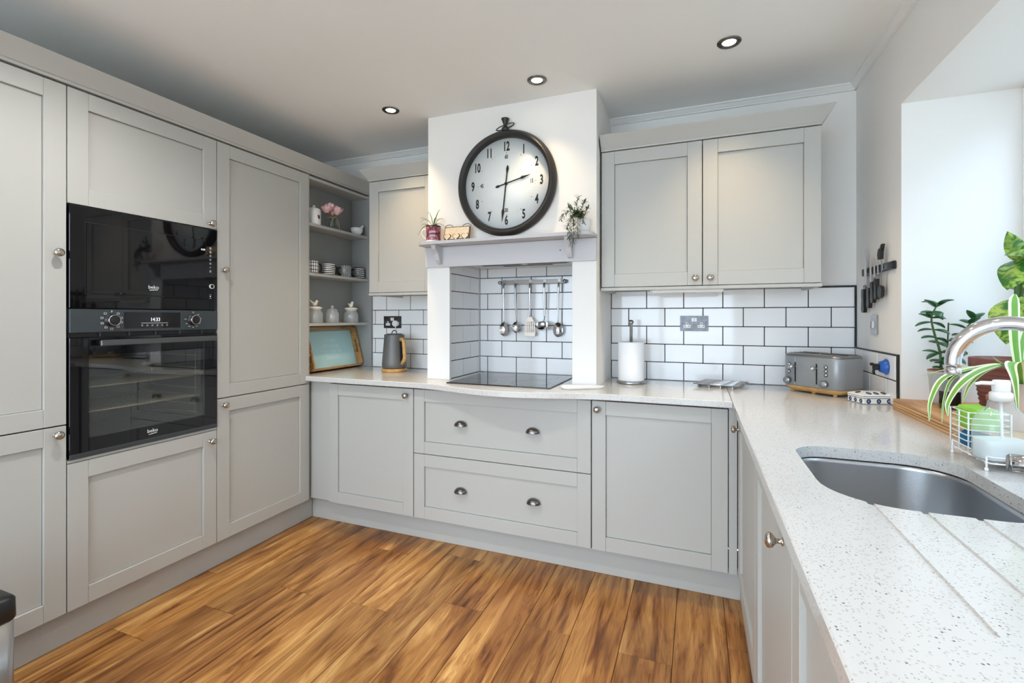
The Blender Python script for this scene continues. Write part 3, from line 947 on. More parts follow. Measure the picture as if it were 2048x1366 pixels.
# undermounted bowl
SK = thing('sink', 'undermounted brushed steel sink bowl below the window', 'sink', (2.664, -1.525, 0.69))
rings = []
for e, z in ((0.03, 0.8745), (0.004, 0.8745), (0.003, 0.86), (-0.006, 0.76), (-0.016, 0.72), (-0.045, 0.700), (-0.09, 0.695)):
    rings.append([(a, b, z) for a, b in sink_loop(e if e > -0.08 else -0.08, 8)])
bowl = MB(); n = len(rings[0])
bowl.add([p for r in rings for p in r], [[i * n + k, i * n + (k + 1) % n, (i + 1) * n + (k + 1) % n, (i + 1) * n + k] for i in range(len(rings) - 1) for k in range(n)] + [[(len(rings) - 1) * n + k for k in range(n)]], True)
obj('bowl', bowl, SINKST, SK)
obj('drain', MB().lathe([(0, 0.6965), (0.02, 0.6965), (0.022, 0.6995), (0.04, 0.6995), (0.043, 0.6965)], 24, (2.664, -1.525, 0)), CHROME, SK)

# ================================================================== APPLIANCES
# ---- microwave
MW = thing('microwave', 'built-in black glass microwave above the oven', 'microwave', (-0.2, (UB + UC) / 2, 1.30))
y0, y1 = UB + 0.0045, UC - 0.003
obj('body', MB().box((-0.42, y0 + 0.03, 1.312), (-0.012, y1 - 0.03, 1.688)), BLACK, MW)
obj('front_glass', MB(FL).box((y0, 1.302, -0.012), (y1, 1.699, 0.006), 0.0015), BGLASS, MW)
dr = obj('door', MB(FL).prism(rrect(-1.731, 1.362, -1.250, 1.638, 0.006, 3), 0.0062, 0.0105), BGLASS, MW)
seam = MB(FL)
for a, b in (((-1.735, 1.358), (-1.246, 1.3615)), ((-1.735, 1.6385), (-1.246, 1.642)), ((-1.735, 1.3615), (-1.7315, 1.6385)), ((-1.2495, 1.3615), (-1.246, 1.6385))):
    seam.box((a[0], a[1], 0.006), (b[0], b[1], 0.0064))
obj('door_seam', seam, INK, MW)
obj('logo', text_mb('beko', 0.022, FL @ Matrix.Translation((-1.486, 1.398, 0.0112)), spacing=1.0), PRINT, dr)
obj('logo_underline', MB(FL).add([(-1.503, 1.3835, 0.0112), (-1.469, 1.386, 0.0112), (-1.469, 1.3885, 0.0112), (-1.503, 1.386, 0.0112)], [(0, 1, 2, 3)]), PRINT, dr)
obj('clock_digits', text_mb('0:00', 0.012, FL @ Matrix.Translation((-1.262, 1.594, 0.0112))), LED, MW)
for k, z in enumerate((1.605, 1.587, 1.568, 1.549, 1.530, 1.511, 1.492)):
    b = MB(FL)
    if k in (2, 3, 4): b.lathe([(0.0038, 0.0062), (0.0038, 0.0066), (0.0026, 0.0066)], 12, (0, 0, 0)); bb = MB(FL)
    ic = MB(FL @ Matrix.Translation((-1.222, z, 0)))
    if k in (2, 3, 4): ic.lathe([(0.0045, 0.0062), (0.0045, 0.0066), (0.003, 0.0066), (0.003, 0.0062)], 12)
    elif k == 5: ic.prism([(-0.0025, -0.003), (0.003, 0), (-0.0025, 0.003)], 0.0061, 0.0066)
    else:
        ic.box((-0.0045, -0.0045, 0.0061), (0.0045, -0.0028, 0.0066)); ic.box((-0.0045, -0.0008, 0.0061), (0.0045, 0.0008, 0.0066)); ic.box((-0.0045, 0.0028, 0.0061), (0.0045, 0.0045, 0.0066))
    obj('touch_icon', ic, PRINT, MW)
kb = MB(FL @ Matrix.Translation((-1.217, 1.418, 0))); kb.lathe([(0, 0.0061), (0.0105, 0.0061), (0.0105, 0.012), (0.0, 0.012)], 20)
kb = obj('dial', kb, BGLASS, MW)
obj('dial_ring', MB(FL @ Matrix.Translation((-1.217, 1.418, 0))).lathe([(0.0112, 0.0061), (0.0112, 0.0126), (0.009, 0.0126), (0.009, 0.0121)], 24), PRINT, kb)
ic = MB(FL); ic.box((-1.227, 1.376, 0.0061), (-1.217, 1.3775, 0.0066)); ic.box((-1.225, 1.366, 0.0061), (-1.219, 1.371, 0.0066)); ic.box((-1.227, 1.358, 0.0061), (-1.217, 1.3595, 0.0066))
obj('touch_icon', ic, PRINT, MW)

# ---- oven
OV = thing('oven', 'built-in black oven with dark steel control panel and glass door', 'oven', (-0.25, (UB + UC) / 2, 0.718))
cav = MB()                                   # hollow cavity, open to the front
cav.box((-0.46, y0 + 0.02, 0.745), (-0.45, y1 - 0.02, 1.17)); cav.box((-0.45, y0 + 0.02, 0.745), (-0.022, y0 + 0.055, 1.17)); cav.box((-0.45, y1 - 0.055, 0.745), (-0.022, y1 - 0.02, 1.17))
cav.box((-0.45, y0 + 0.055, 0.745), (-0.022, y1 - 0.055, 0.765)); cav.box((-0.45, y0 + 0.055, 1.15), (-0.022, y1 - 0.055, 1.17))
obj('cavity', cav, CAVITY, OV)
for z in (0.985, 0.885):
    rk = MB()
    rk.tube([(-0.43, y0 + 0.06, z), (-0.04, y0 + 0.06, z), (-0.04, y1 - 0.06, z), (-0.43, y1 - 0.06, z)], 0.0032, 6, closed=True)
    for k in range(1, 26):
        y = y0 + 0.06 + (y1 - y0 - 0.12) * k / 26
        rk.tube([(-0.43, y, z), (-0.045, y, z)], 0.0014, 5)
    obj('rack', rk, WIRE, OV)
for k, yy in enumerate((y0 + 0.058, y1 - 0.058)):
    g = MB()
    for x in (-0.40, -0.07): g.tube([(x, yy, 0.79), (x, yy, 1.13)], 0.002, 6)
    for z in (0.80, 0.84, 0.88, 0.92, 0.98, 1.02, 1.08, 1.12): g.tube([(-0.41, yy, z), (-0.06, yy, z)], 0.002, 6)
    obj('side_runner', g, WIRE, OV)
cp = obj('control_panel', MB(FL).box((y0, 1.206, -0.02), (y1, 1.2985, 0.008), 0.0015), OVENP, OV)
obj('display', MB(FL).box((-1.599, 1.219, 0.0082), (-1.369, 1.288, 0.0095)), DISPLAY, cp)
obj('display_digits', text_mb('14:33', 0.022, FL @ Matrix.Translation((-1.478, 1.256, 0.0099)), xs=0.85), LED, cp)
ic = MB(FL); ic.box((-1.535, 1.2405, 0.0096), (-1.424, 1.2425, 0.0099))
for k in range(6):
    q = MB(FL @ Matrix.Translation((-1.531 + 0.0205 * k, 1.2315, 0))).lathe([(0.0036, 0.0096), (0.0036, 0.0099), (0.0022, 0.0099), (0.0022, 0.0096)], 10)
    ic.v += q.v; off_ = len(ic.v) - len(q.v); ic.f += [[i + off_ for i in f] for f in q.f]; ic.sm += q.sm; ic.mi += q.mi
obj('display_icons', ic, INKG, cp)
def oven_knob(u, v, marks):
    T = FL @ Matrix.Translation((u, v, 0))
    k = obj('knob', MB(T).lathe([(0.026, 0.008), (0.026, 0.0095), (0.0235, 0.010), (0.022, 0.028), (0.020, 0.030), (0, 0.030)], 28), BLACK, cp)
    obj('knob_ring', MB(T).lathe([(0.0222, 0.0281), (0.0218, 0.0305), (0.0200, 0.0306), (0.0200, 0.0301)], 28), CHROME, k)
    mk = MB(T)
    for a in marks:
        a = math.radians(a); r = 0.0355
        cx, cy = r * math.sin(a), r * math.cos(a)
        if u < -1.5:
            mk.box((cx - 0.0048, cy - 0.0036, 0.0081), (cx + 0.0048, cy - 0.0024, 0.0085)); mk.box((cx - 0.0048, cy + 0.0024, 0.0081), (cx + 0.0048, cy + 0.0036, 0.0085))
            mk.box((cx - 0.0048, cy - 0.0024, 0.0081), (cx - 0.0036, cy + 0.0024, 0.0085)); mk.box((cx + 0.0036, cy - 0.0024, 0.0081), (cx + 0.0048, cy + 0.0024, 0.0085))
        else:
            mk.box((cx - 0.0045, cy - 0.0012, 0.0081), (cx + 0.0045, cy + 0.0012, 0.0085))
    obj('dial_marks', mk, PRINT, cp)['kind'] = 'stuff'
oven_knob(-1.644, 1.2545, (40, 75, 105, 140, 180, 215, 250, 285, 320))
oven_knob(-1.309, 1.2545, (45, 80, 120, 150, 180, 210, 240, 275))
obj('dial_letter', text_mb('P', 0.011, FL @ Matrix.Translation((-1.644, 1.2895, 0.0083))), PRINT, cp)
obj('dial_letter', text_mb('°C', 0.010, FL @ Matrix.Translation((-1.309, 1.2885, 0.0083))), PRINT, cp)
obj('vent_strip', MB(FL).box((y0, 1.188, -0.02), (y1, 1.2055, -0.004)), BLACK, OV)
for k in range(5):
    obj('vent_rib', MB(FL).box((y0 + 0.10 + 0.105 * k, 1.189, -0.004), (y0 + 0.104 + 0.105 * k, 1.2045, 0.002)), OVENH, OV)
dd = MB(FL)
wy0, wy1, wz0, wz1 = -1.721, -1.255, 0.790, 1.115
dd.box((y0, 0.722, -0.018), (wy0, 1.187, 0.006), 0.0015); dd.box((wy1, 0.722, -0.018), (y1, 1.187, 0.006), 0.0015)
dd.box((wy0, 0.722, -0.018), (wy1, wz0, 0.0059)); dd.box((wy0, wz1, -0.018), (wy1, 1.187, 0.0059))
dd = obj('door', dd, BGLASS, OV)
obj('door_glass', MB(FL).box((wy0, wz0, 0.002), (wy1, wz1, 0.0057)), OVGLASS, dd)
obj('bottom_trim', MB(FL).box((y0, 0.7185, -0.018), (y1, 0.737, 0.0068), 0.001), OVENP, dd)
h = MB(FL); h.box((-1.70, 1.152, 0.034), (-1.214, 1.176, 0.046), 0.003); h.box((-1.685, 1.156, 0.0055), (-1.667, 1.172, 0.0345)); h.box((-1.247, 1.156, 0.0055), (-1.229, 1.172, 0.0345))
obj('handle', h, OVENH, dd)
obj('logo', text_mb('beko', 0.022, FL @ Matrix.Translation((-1.487, 0.768, 0.0063))), PRINT, dd)
obj('logo_underline', MB(FL).add([(-1.503, 0.7525, 0.0063), (-1.469, 0.755, 0.0063), (-1.469, 0.7575, 0.0063), (-1.503, 0.755, 0.0063)], [(0, 1, 2, 3)]), PRINT, dd)

# ---- hob and extractor
HB = thing('hob', 'flat black glass hob set in the alcove worktop', 'hob', (1.2525, -0.31, ZW))
obj('glass_top', MB().box((0.957, -0.567, ZW + 0.0004), (1.549, -0.052, ZW + 0.006), 0.0015), HOBG, HB)
zn = MB()
for cx, cy, r in ((1.11, -0.43, 0.085), (1.40, -0.43, 0.105), (1.11, -0.18, 0.105), (1.40, -0.18, 0.085)):
    zn.lathe([(r, 0), (r, 0.0002), (r - 0.0012, 0.0002), (r - 0.0012, 0)], 40, (cx, cy, ZW + 0.006), smooth=False)
obj('zone_marks', zn, mat('hob_print', srgb(52, 52, 55), 0.4), HB)
EX = thing('extractor_hood', 'built-in extractor hood under the mantel above the hob', 'extractor', (1.26, -0.21, 1.588))
obj('canopy', MB().box((0.92, -0.40, 1.5885), (1.62, -0.03, 1.6015), 0.002), mat('hood_panel', srgb(214, 214, 212), 0.35, 0.2), EX)
for a, b in ((0.98, 1.245), (1.275, 1.54)):
    f_ = obj('filter', MB().box((a, -0.33, 1.5865), (b, -0.13, 1.5884), 0.0006), STEEL, EX)
    sl = MB()
    for k in range(9): sl.box((a + 0.01, -0.32 + 0.021 * k, 1.5858), (b - 0.01, -0.31 + 0.021 * k, 1.5866))
    obj('filter_slots', sl, GRILLE, f_)
obj('light_strip', MB().box((1.10, -0.095, 1.5868), (1.42, -0.065, 1.5884), 0.0006), BLACK, EX)

# ================================================================== MANTEL, CLOCK
MT = thing('mantel_shelf', 'pale grey mantel shelf with two scrolled brackets over the hob', 'shelf', (1.258, -0.45, 1.555))
obj('frieze', MB().box((CX0 - 0.004, -0.4575, 1.556), (CX1 + 0.004, -0.4385, 1.672), 0.001), MANTEL, MT)
sp_ = [(CX0 - 0.006, -0.4305), (1.763, -0.4305)] + [(q[0], q[1]) for q in rrect(CX0 - 0.006, -0.565, 1.763, -0.4305, [0.001, 0.001, 0.055, 0.055], 6)[7 * 2:][::-1]]
sp_ = rrect(CX0 - 0.006, -0.565, 1.763, -0.4305, [0.001, 0.001, 0.055, 0.055], 6)
m = MB().prism(sp_, 1.6735, 1.6885); cx_ = 1.2585
m.prism([((a - cx_) * 0.994 + cx_, (b + 0.4305) * 0.95 - 0.4305) for a, b in sp_], 1.6885, 1.6915)
obj('shelf_board', m, MANTEL, MT)
for bx in (0.845, 1.615):
    prof = [(-0.458, 1.673), (-0.540, 1.673), (-0.540, 1.662), (-0.533, 1.650), (-0.520, 1.640), (-0.506, 1.626), (-0.498, 1.608), (-0.492, 1.594), (-0.482, 1.582), (-0.474, 1.574), (-0.458, 1.572)]
    obj('bracket', MB().prism(prof, bx, bx + 0.026, 'x'), MANTEL, MT)
obj('screw_hole', MB().lathe([(0, 0), (0.003, 0), (0.003, 0.0008), (0, 0.0008)], 10, (1.573, -0.4583, 1.617), 'y'), INK, MT)

CK = thing('wall_clock', 'large round pocket-watch style wall clock with dark rim', 'clock', (1.2625, CYF, 1.715))
FCk = F_back((1.2625, CYF, 2.0))
rim = [(0.255, 0.001), (0.285, 0.001), (0.289, 0.012), (0.289, 0.028), (0.283, 0.036), (0.281, 0.040), (0.276, 0.052), (0.268, 0.058), (0.262, 0.056), (0.259, 0.050), (0.2565, 0.050), (0.252, 0.044), (0.2485, 0.026), (0.2485, 0.010)]
obj('rim', MB(FCk).lathe(rim, 72), CLOCKM, CK)
fc = obj('face', MB(FCk).lathe([(0, 0.008), (0.250, 0.008), (0.250, 0.012), (0, 0.012)], 64), CLOCKF, CK)
for k in range(12):
    a = math.radians(30 * (k + 1)); r = 0.203
    T = FCk @ Matrix.Translation((r * math.sin(a), r * math.cos(a), 0.0124))
    obj('numeral', text_mb(str(k + 1), 0.070, T, xs=0.56, bold=0.0022), INK, fc)
for s_, a in (('60', 0), ('15', 90), ('30', 180), ('45', 270)):
    a = math.radians(a); r = 0.147
    obj('minute_numeral', text_mb(s_, 0.030, FCk @ Matrix.Translation((r * math.sin(a), r * math.cos(a), 0.0124)), xs=0.62, bold=0.0008), INK, fc)
tk = MB(FCk)
for k in range(12):
    a = math.radians(30 * k); c_, s_ = math.cos(a), math.sin(a)
    P = lambda r, w: (r * s_ + w * c_, r * c_ - w * s_, 0.0124)
    tk.add([P(0.166, -0.0012), P(0.166, 0.0012), P(0.173, 0.0012), P(0.173, -0.0012)], [(0, 1, 2, 3)])
obj('hour_ticks', tk, INK, fc)
tk = MB(FCk)
for k in range(60):
    if k % 5 == 0: continue
    a = math.radians(6 * k); c_, s_ = math.cos(a), math.sin(a)
    tk.add([(0.169 * s_ + 0.0016 * math.cos(q), 0.169 * c_ + 0.0016 * math.sin(q), 0.0123) for q in [PI / 3 * j for j in range(6)]], [list(range(6))])
obj('minute_dots', tk, INKG, fc)
def hand(name, ang, tip, tail, z, sh):
    a = math.radians(ang)
    T = FCk @ Matrix.Rotation(-a, 4, 'Z')
    w = 0.0032
    right = [(w, -tail * .55), (0.0075, -tail * .78), (0.0045, -tail * .93), (0.0, -tail)]
    up = [(w, tip * sh), (0.0082, tip * (sh + .09)), (0.0045, tip * (sh + .2)), (0.0, tip)]
    poly = [(0.0, -tail)] + right[:-1][::-1] + up[:-1] + [(0.0, tip)] + [(-x, y) for x, y in up[:-1][::-1]] + [(-x, y) for x, y in right[:-1]]
    m = MB(T).prism(poly, z, z + 0.0015)
    return obj(name, m, INK, CK)
hand('hour_hand', 76, 0.150, 0.066, 0.016, 0.56)
hand('minute_hand', 186.5, 0.212, 0.100, 0.019, 0.64)
obj('hand_hub', MB(FCk).lathe([(0, 0.012), (0.008, 0.012), (0.008, 0.021), (0.0, 0.022)], 16), INK, CK)
zt = 0.287
obj('stem', MB(F_back((1.2625, CYF, 2.0))).lathe([(0.0, zt - 0.01), (0.021, zt - 0.008), (0.021, zt + 0.010), (0.013, zt + 0.018), (0.010, zt + 0.026), (0.0, zt + 0.026)], 20, (0, 0, 0), 'y') if False else
    MB().lathe([(0.0, 2.277), (0.021, 2.279), (0.021, 2.297), (0.013, 2.306), (0.009, 2.314), (0.010, 2.318), (0.021, 2.346), (0.023, 2.350), (0.0, 2.351)], 20, (1.2625, CYF - 0.028, 0)), CLOCKM, CK)
rg = [(1.2625 + 0.052 * math.cos(t), CYF - 0.028 + 0.022 * math.sin(t), 2.306 + 0.012 * math.cos(t)) for t in [2 * PI * k / 32 for k in range(32)]]
obj('bow_ring', MB().tube(rg, 0.0028, 8, closed=True), CLOCKM, CK)

# ================================================================== DOWNLIGHTS
def downlight(x, y, lab, power=26.0, cone=92, tint=(1.0, 0.74, 0.43)):
    D = thing('downlight', lab, 'light', (x, y, ZC), group='warm downlights')
    obj('bezel', MB().lathe([(0.0265, -0.0006), (0.0265, -0.003), (0.034, -0.0065), (0.045, -0.0055), (0.0485, -0.002), (0.0485, -0.0006)], 36), PEWTER, D, local=True)
    obj('lens', MB().lathe([(0, -0.0008), (0.026, -0.0008), (0.026, -0.0022), (0, -0.003)], 28), LENS, D, local=True)
    l = bpy.data.lights.new('bulb', 'SPOT'); l.energy = power; l.color = tint
    l.spot_size = math.radians(cone); l.spot_blend = 1.0; l.shadow_soft_size = 0.03
    lo = bpy.data.objects.new('bulb', l); col.objects.link(lo); lo.parent = D; lo.location = (0, 0, -0.006)
downlight(2.365, -0.632, 'round nickel downlight nearest the window wall', 40)
downlight(1.500, -0.625, 'round nickel downlight in front of the clock', 20)
downlight(0.622, -0.605, 'round nickel downlight above the kettle corner', 44)
downlight(0.62, -1.9, 'second-row nickel downlight in front of the ovens', 72, 145, (1.0, 0.98, 0.94))  # second row: out of view, added to brighten cabinets and floor
downlight(1.5, -1.9, 'second-row nickel downlight over the open floor', 26, 125, (1.0, 0.98, 0.94))
downlight(2.365, -1.9, 'second-row nickel downlight above the sink run', 14, 120, (1.0, 0.98, 0.94))
downlight(0.62, -3.4, 'third-row nickel downlight by the left wall', 66, 140, (1.0, 0.98, 0.94))  # third row: added behind the camera as extra fill
downlight(1.5, -3.4, 'third-row nickel downlight in the middle of the room', 30, 140, (1.0, 0.98, 0.94))
downlight(2.365, -3.4, 'third-row nickel downlight by the right wall', 30, 140, (1.0, 0.98, 0.94))

# ================================================================== WINDOW SILL
SL = thing('window_sill', 'thick layered oak window sill beside the sink', 'sill', (3.15, -1.505, ZW))
m = MB()
for k in range(4):                       # laminated layers, slightly uneven
    z = ZW + 0.0006 + 0.0105 * k
    if k: obj('seam', MB().box((2.9585, WY0 + 0.001, z - 0.0014), (3.0, WY1 - 0.001, z + 0.0002)), PLAQD, SL)
    obj('layer', MB().box((2.957 + 0.0012 * (k % 2), WY0 + 0.001, z), (XF - 0.002 if k == 3 else 3.2, WY1 - 0.0005 if k == 3 else WY1 - 0.001, z + 0.0091), 0.0009), WOODS, SL)
ZS = ZW + 0.0006 + 0.0105 * 3 + 0.0093

# ================================================================== TAP
TP = thing('tap', 'polished chrome swan-neck tap with side lever over the sink', 'tap', (2.905, -1.622, ZW))
a_, b_ = Vector((2.752, -1.55, 0)), Vector((2.905, -1.622, 0))
mid = (a_ + b_) / 2; hv = (b_ - a_) / 2; rr = hv.length
pts = [b_ + Vector((0, 0, ZW + 0.05)), b_ + Vector((0, 0, 1.0)), b_ + Vector((0, 0, 1.10))]
for k in range(0, 25):
    t = PI * k / 24
    pts.append(mid + hv * math.cos(t) + Vector((0, 0, 1.168 + rr * 1.02 * math.sin(t))))
pts.append(a_ + Vector((0, 0, 1.158)))
obj('spout', MB().tube(pts, 0.0143, 20), CHROME, TP)
obj('spout_tip', MB().lathe([(0.0, 1.143), (0.012, 1.143), (0.0142, 1.145), (0.0142, 1.1578), (0.0, 1.1578)], 20, (a_.x, a_.y, 0)), CHROME, TP)
obj('base', MB().lathe([(0.0, ZW + 0.0004), (0.028, ZW + 0.0004), (0.028, ZW + 0.006), (0.024, ZW + 0.010), (0.0225, ZW + 0.11), (0.016, ZW + 0.118), (0, ZW + 0.118)], 24, (b_.x, b_.y, 0)), CHROME, TP)
dirh = (Vector((2.82, -1.599, 0)) - b_).normalized()
hp = [b_ + Vector((0, 0, 0.974)) + dirh * s for s in (0.015, 0.03, 0.085)]
lv = obj('lever', MB().tube(hp, [0.013, 0.0185, 0.0185], 20), CHROME, TP)
e0 = b_ + Vector((0, 0, 0.974)) + dirh * 0.085
obj('lever_cap', MB().tube([e0, e0 + dirh * 0.004], [0.0185, 0.015], 20), STEEL, lv)

# ================================================================== SOCKETS AND SWITCHES
def prism_poly(cx, cy, pts): return [(cx + a, cy + b) for a, b in pts]
TSH = [(-0.0045, 0.011), (0.0045, 0.011), (0.0045, 0.001), (0.0125, 0.001), (0.0125, -0.010), (-0.0125, -0.010), (-0.0125, 0.001), (-0.0045, 0.001)]
def double_socket(lab, x, z):
    K = thing('wall_socket', lab, 'socket', (x, 0.0, z - 0.043))
    F = F_back((x, 0.0002, z))
    obj('plate', MB(F).prism(rrect(-0.074, -0.043, 0.074, 0.043, 0.004, 3), 0.0, 0.005), PLATE, K)
    for sx in (-0.037, 0.037):
        i = obj('outlet', MB(F).prism(prism_poly(sx, -0.010, [(a * 1.45, b * 1.45) for a, b in TSH]), 0.0051, 0.0062), SOCKW, K)
        h = MB(F)
        h.box((sx - 0.0022, -0.006, 0.0063), (sx + 0.0022, 0.003, 0.0067)); h.box((sx - 0.013, -0.0185, 0.0063), (sx - 0.007, -0.0145, 0.0067)); h.box((sx + 0.007, -0.0185, 0.0063), (sx + 0.013, -0.0145, 0.0067))
        obj('pin_holes', h, INK, i)
    for sx in (-0.0075, 0.0075):
        obj('switch', MB(F).box((sx - 0.0065, 0.010, 0.005), (sx + 0.0065, 0.032, 0.0085), 0.001), SOCKW, K)
    for sx in (-0.062, 0.062):
        obj('screw', MB(F @ Matrix.Translation((sx, 0, 0))).lathe([(0, 0.005), (0.0032, 0.005), (0.0032, 0.0058), (0, 0.006)], 10), STEEL, K)
    return K
double_socket('polished chrome double socket above the folding trivet', 2.222, 1.2315)
double_socket('polished chrome double socket behind the kettle', 0.203, 1.2315)
PG = thing('plug', 'white plug with cable in the socket behind the kettle', 'plug', (0.24, -0.02, 1.20))
F = F_back((0.24, -0.007, 1.222))
obj('body', MB(F).prism([(0.024 * math.cos(t), 0.022 * math.sin(t)) for t in [2 * PI * k / 8 + PI / 8 for k in range(8)]], 0.0, 0.022), SOCKW, PG)
obj('cable', MB().tube(bez([(0.24, -0.018, 1.204), (0.24, -0.022, 1.17), (0.243, -0.03, 1.08), (0.25, -0.06, 0.96), (0.27, -0.10, 0.910)], 6), 0.0036, 8), SOCKW, PG)
SW = thing('fused_switch', 'chrome fused switch plate with white centre on the side wall', 'switch', (XR, -0.262, 1.19))
F = F_right((XR - 0.0003, 0.263, 1.2335))
F = frame((XR - 0.0003, -0.263, 1.2335), (0, -1, 0), (0, 0, 1), (-1, 0, 0))
obj('plate', MB(F).prism(rrect(-0.043, -0.043, 0.043, 0.043, 0.004, 3), 0.0, 0.006), STEEL, SW)
obj('rocker', MB(F).box((-0.012, -0.016, 0.006), (0.016, 0.016, 0.0095), 0.001), SOCKW, SW)
obj('fuse_carrier', MB(F).box((-0.028, -0.014, 0.006), (-0.015, 0.014, 0.008), 0.0008), BLACK, SW)
SR = thing('blue_suction_hook', 'blue suction hook with black clip on the side wall tiles', 'hook', (XR - 0.005, -0.41, 1.04))
F = frame((XR - 0.0056, -0.425, 1.058), (0, -1, 0), (0, 0, 1), (-1, 0, 0))
obj('suction_cup', MB(F).lathe([(0, 0), (0.032, 0), (0.034, 0.003), (0.027, 0.012), (0.021, 0.026), (0.0, 0.028)], 24), BLUE, SR)
hk = MB(F); hk.box((-0.013, -0.014, 0.028), (0.013, 0.012, 0.048), 0.003); hk.tube([(0, -0.006, 0.04), (0.003, -0.020, 0.048), (0.004, -0.034, 0.044)], 0.005, 8); hk.box((-0.008, 0.004, 0.046), (0.008, 0.016, 0.058), 0.002)
obj('clip', hk, BLACK, SR)

# ================================================================== KNIFE RACK
KR = thing('knife_rack', 'black magnetic knife strip on the wall beside the window', 'rack', (XR, -0.31, 1.462))
obj('strip', MB().box((2.972, -0.515, 1.462), (XR - 0.0003, -0.125, 1.495), 0.003), BLACK, KR)
for z in (1.470, 1.486):
    obj('magnet_bar', MB().box((2.9705, -0.50, z - 0.0035), (2.972, -0.14, z + 0.0035), 0.0005), mat('magnet', srgb(58, 58, 60), 0.4, 0.6), KR)
def knife(lab, y, ztop, zh, zb, w, hw):
    K = thing('kitchen_knife', lab, 'knife', (2.9695, y, zb), group='knives on the magnetic strip')
    bl = [(y - w * .5, zh), (y + w * .5, zh), (y + w * .5, ztop - w * 1.2), (y + w * .25, ztop - w * .2), (y + w * .2, ztop), (y - w * .25, ztop - w * 1.6), (y - w * .5, ztop - w * 3.2)]
    obj('blade', MB().prism(bl, 2.9672, 2.9688, 'x'), CHROME, K)
    obj('bolster', MB().box((2.962, y - hw * .46, zh - 0.016), (2.9695, y + hw * .46, zh + 0.004), 0.0015), STEEL, K)
    hpts = [(y - hw * .45, zh - 0.015), (y + hw * .45, zh - 0.015), (y + hw * .52, zh - 0.05), (y + hw * .42, (zh + zb) / 2), (y + hw * .55, zb + 0.015), (y + hw * .3, zb), (y - hw * .4, zb), (y - hw * .62, zb + 0.016), (y - hw * .42, (zh + zb) / 2 + 0.01)]
    obj('handle', MB().prism(hpts, 2.955, 2.9694, 'x'), BLACK, K)
knife('longest knife on the magnetic strip, nearest the tiled corner', -0.197, 1.585, 1.412, 1.288, 0.036, 0.034)
knife('second knife from the tiled corner on the magnetic strip', -0.268, 1.552, 1.414, 1.308, 0.026, 0.030)
knife('third knife from the tiled corner on the magnetic strip', -0.318, 1.530, 1.438, 1.330, 0.022, 0.031)
knife('short knife beside the black-handled shears on the magnetic strip', -0.362, 1.516, 1.447, 1.345, 0.018, 0.026)
PE = thing('kitchen_scissors', 'black-handled kitchen shears hanging upright on magnetic strip', 'shears', (2.968, -0.41, 1.35), group=None)
obj('blade', MB().prism([(-0.404, 1.395), (-0.414, 1.395), (-0.412, 1.515), (-0.402, 1.515)], 2.9660, 2.9695, 'x'), CHROME, PE)
obj('blade', MB().prism([(-0.416, 1.392), (-0.424, 1.392), (-0.420, 1.512), (-0.412, 1.515)], 2.9625, 2.9658, 'x'), STEEL, PE)
obj('handle', MB().prism([(-0.392, 1.512), (-0.386, 1.535), (-0.396, 1.556), (-0.416, 1.560), (-0.428, 1.572), (-0.440, 1.574), (-0.434, 1.560), (-0.426, 1.548), (-0.420, 1.512)], 2.957, 2.9696, 'x'), BLACK, PE)
obj('handle', MB().prism([(-0.392, 1.395), (-0.386, 1.375), (-0.392, 1.354), (-0.412, 1.348), (-0.430, 1.356), (-0.436, 1.378), (-0.430, 1.395), (-0.414, 1.402)], 2.957, 2.9696, 'x'), BLACK, PE)

# ================================================================== UTENSIL RAIL
UR = thing('utensil_rail', 'flat steel utensil rail on the alcove tiles', 'rail', (1.27, 0.0, 1.476))
obj('bar', MB().box((1.062, -0.034, 1.476), (1.470, -0.030, 1.502), 0.001), mat('rail_steel', srgb(120, 112, 106), 0.35, 1.0), UR)
for x in (1.052, 1.482):
    obj('end_bracket', MB().lathe([(0, 0.0002), (0.013, 0.0002), (0.013, -0.004), (0.006, -0.006), (0.006, -0.028), (0.011, -0.032), (0.011, -0.040), (0, -0.043)], 16, (x, 0, 1.489), 'y'), STEEL, UR)
    obj('bar_end', MB().box((min(x, 1.067 if x < 1.2 else 1.465), -0.034, 1.481), (max(x, 1.067 if x < 1.2 else 1.465), -0.030, 1.497)), STEEL, UR)
hx = [1.083, 1.164, 1.262, 1.356, 1.449]
for x in hx:
    hk = MB(); hk.box((x - 0.009, -0.037, 1.475), (x + 0.009, -0.0342, 1.504)); hk.box((x - 0.009, -0.0375, 1.5022), (x + 0.009, -0.027, 1.504))
    hk.tube([(x, -0.037, 1.480), (x, -0.046, 1.474), (x, -0.050, 1.480), (x, -0.050, 1.484)], 0.0022, 6)
    obj('hook', hk, PEWTER, UR)
YU = -0.045
def handle_strip(x, z0, w0=0.009, w1=0.006, dx=0.0):
    pts = bez([(x, YU, 1.478), (x + dx * .1, YU - 0.006, 1.44), (x + dx * .5, YU - 0.003, 1.36), (x + dx, YU + 0.006, z0)], 8)
    n = len(pts)
    return MB().tube(pts, [w0 + (w1 - w0) * k / (n - 1) for k in range(n)], 10, flat=None)
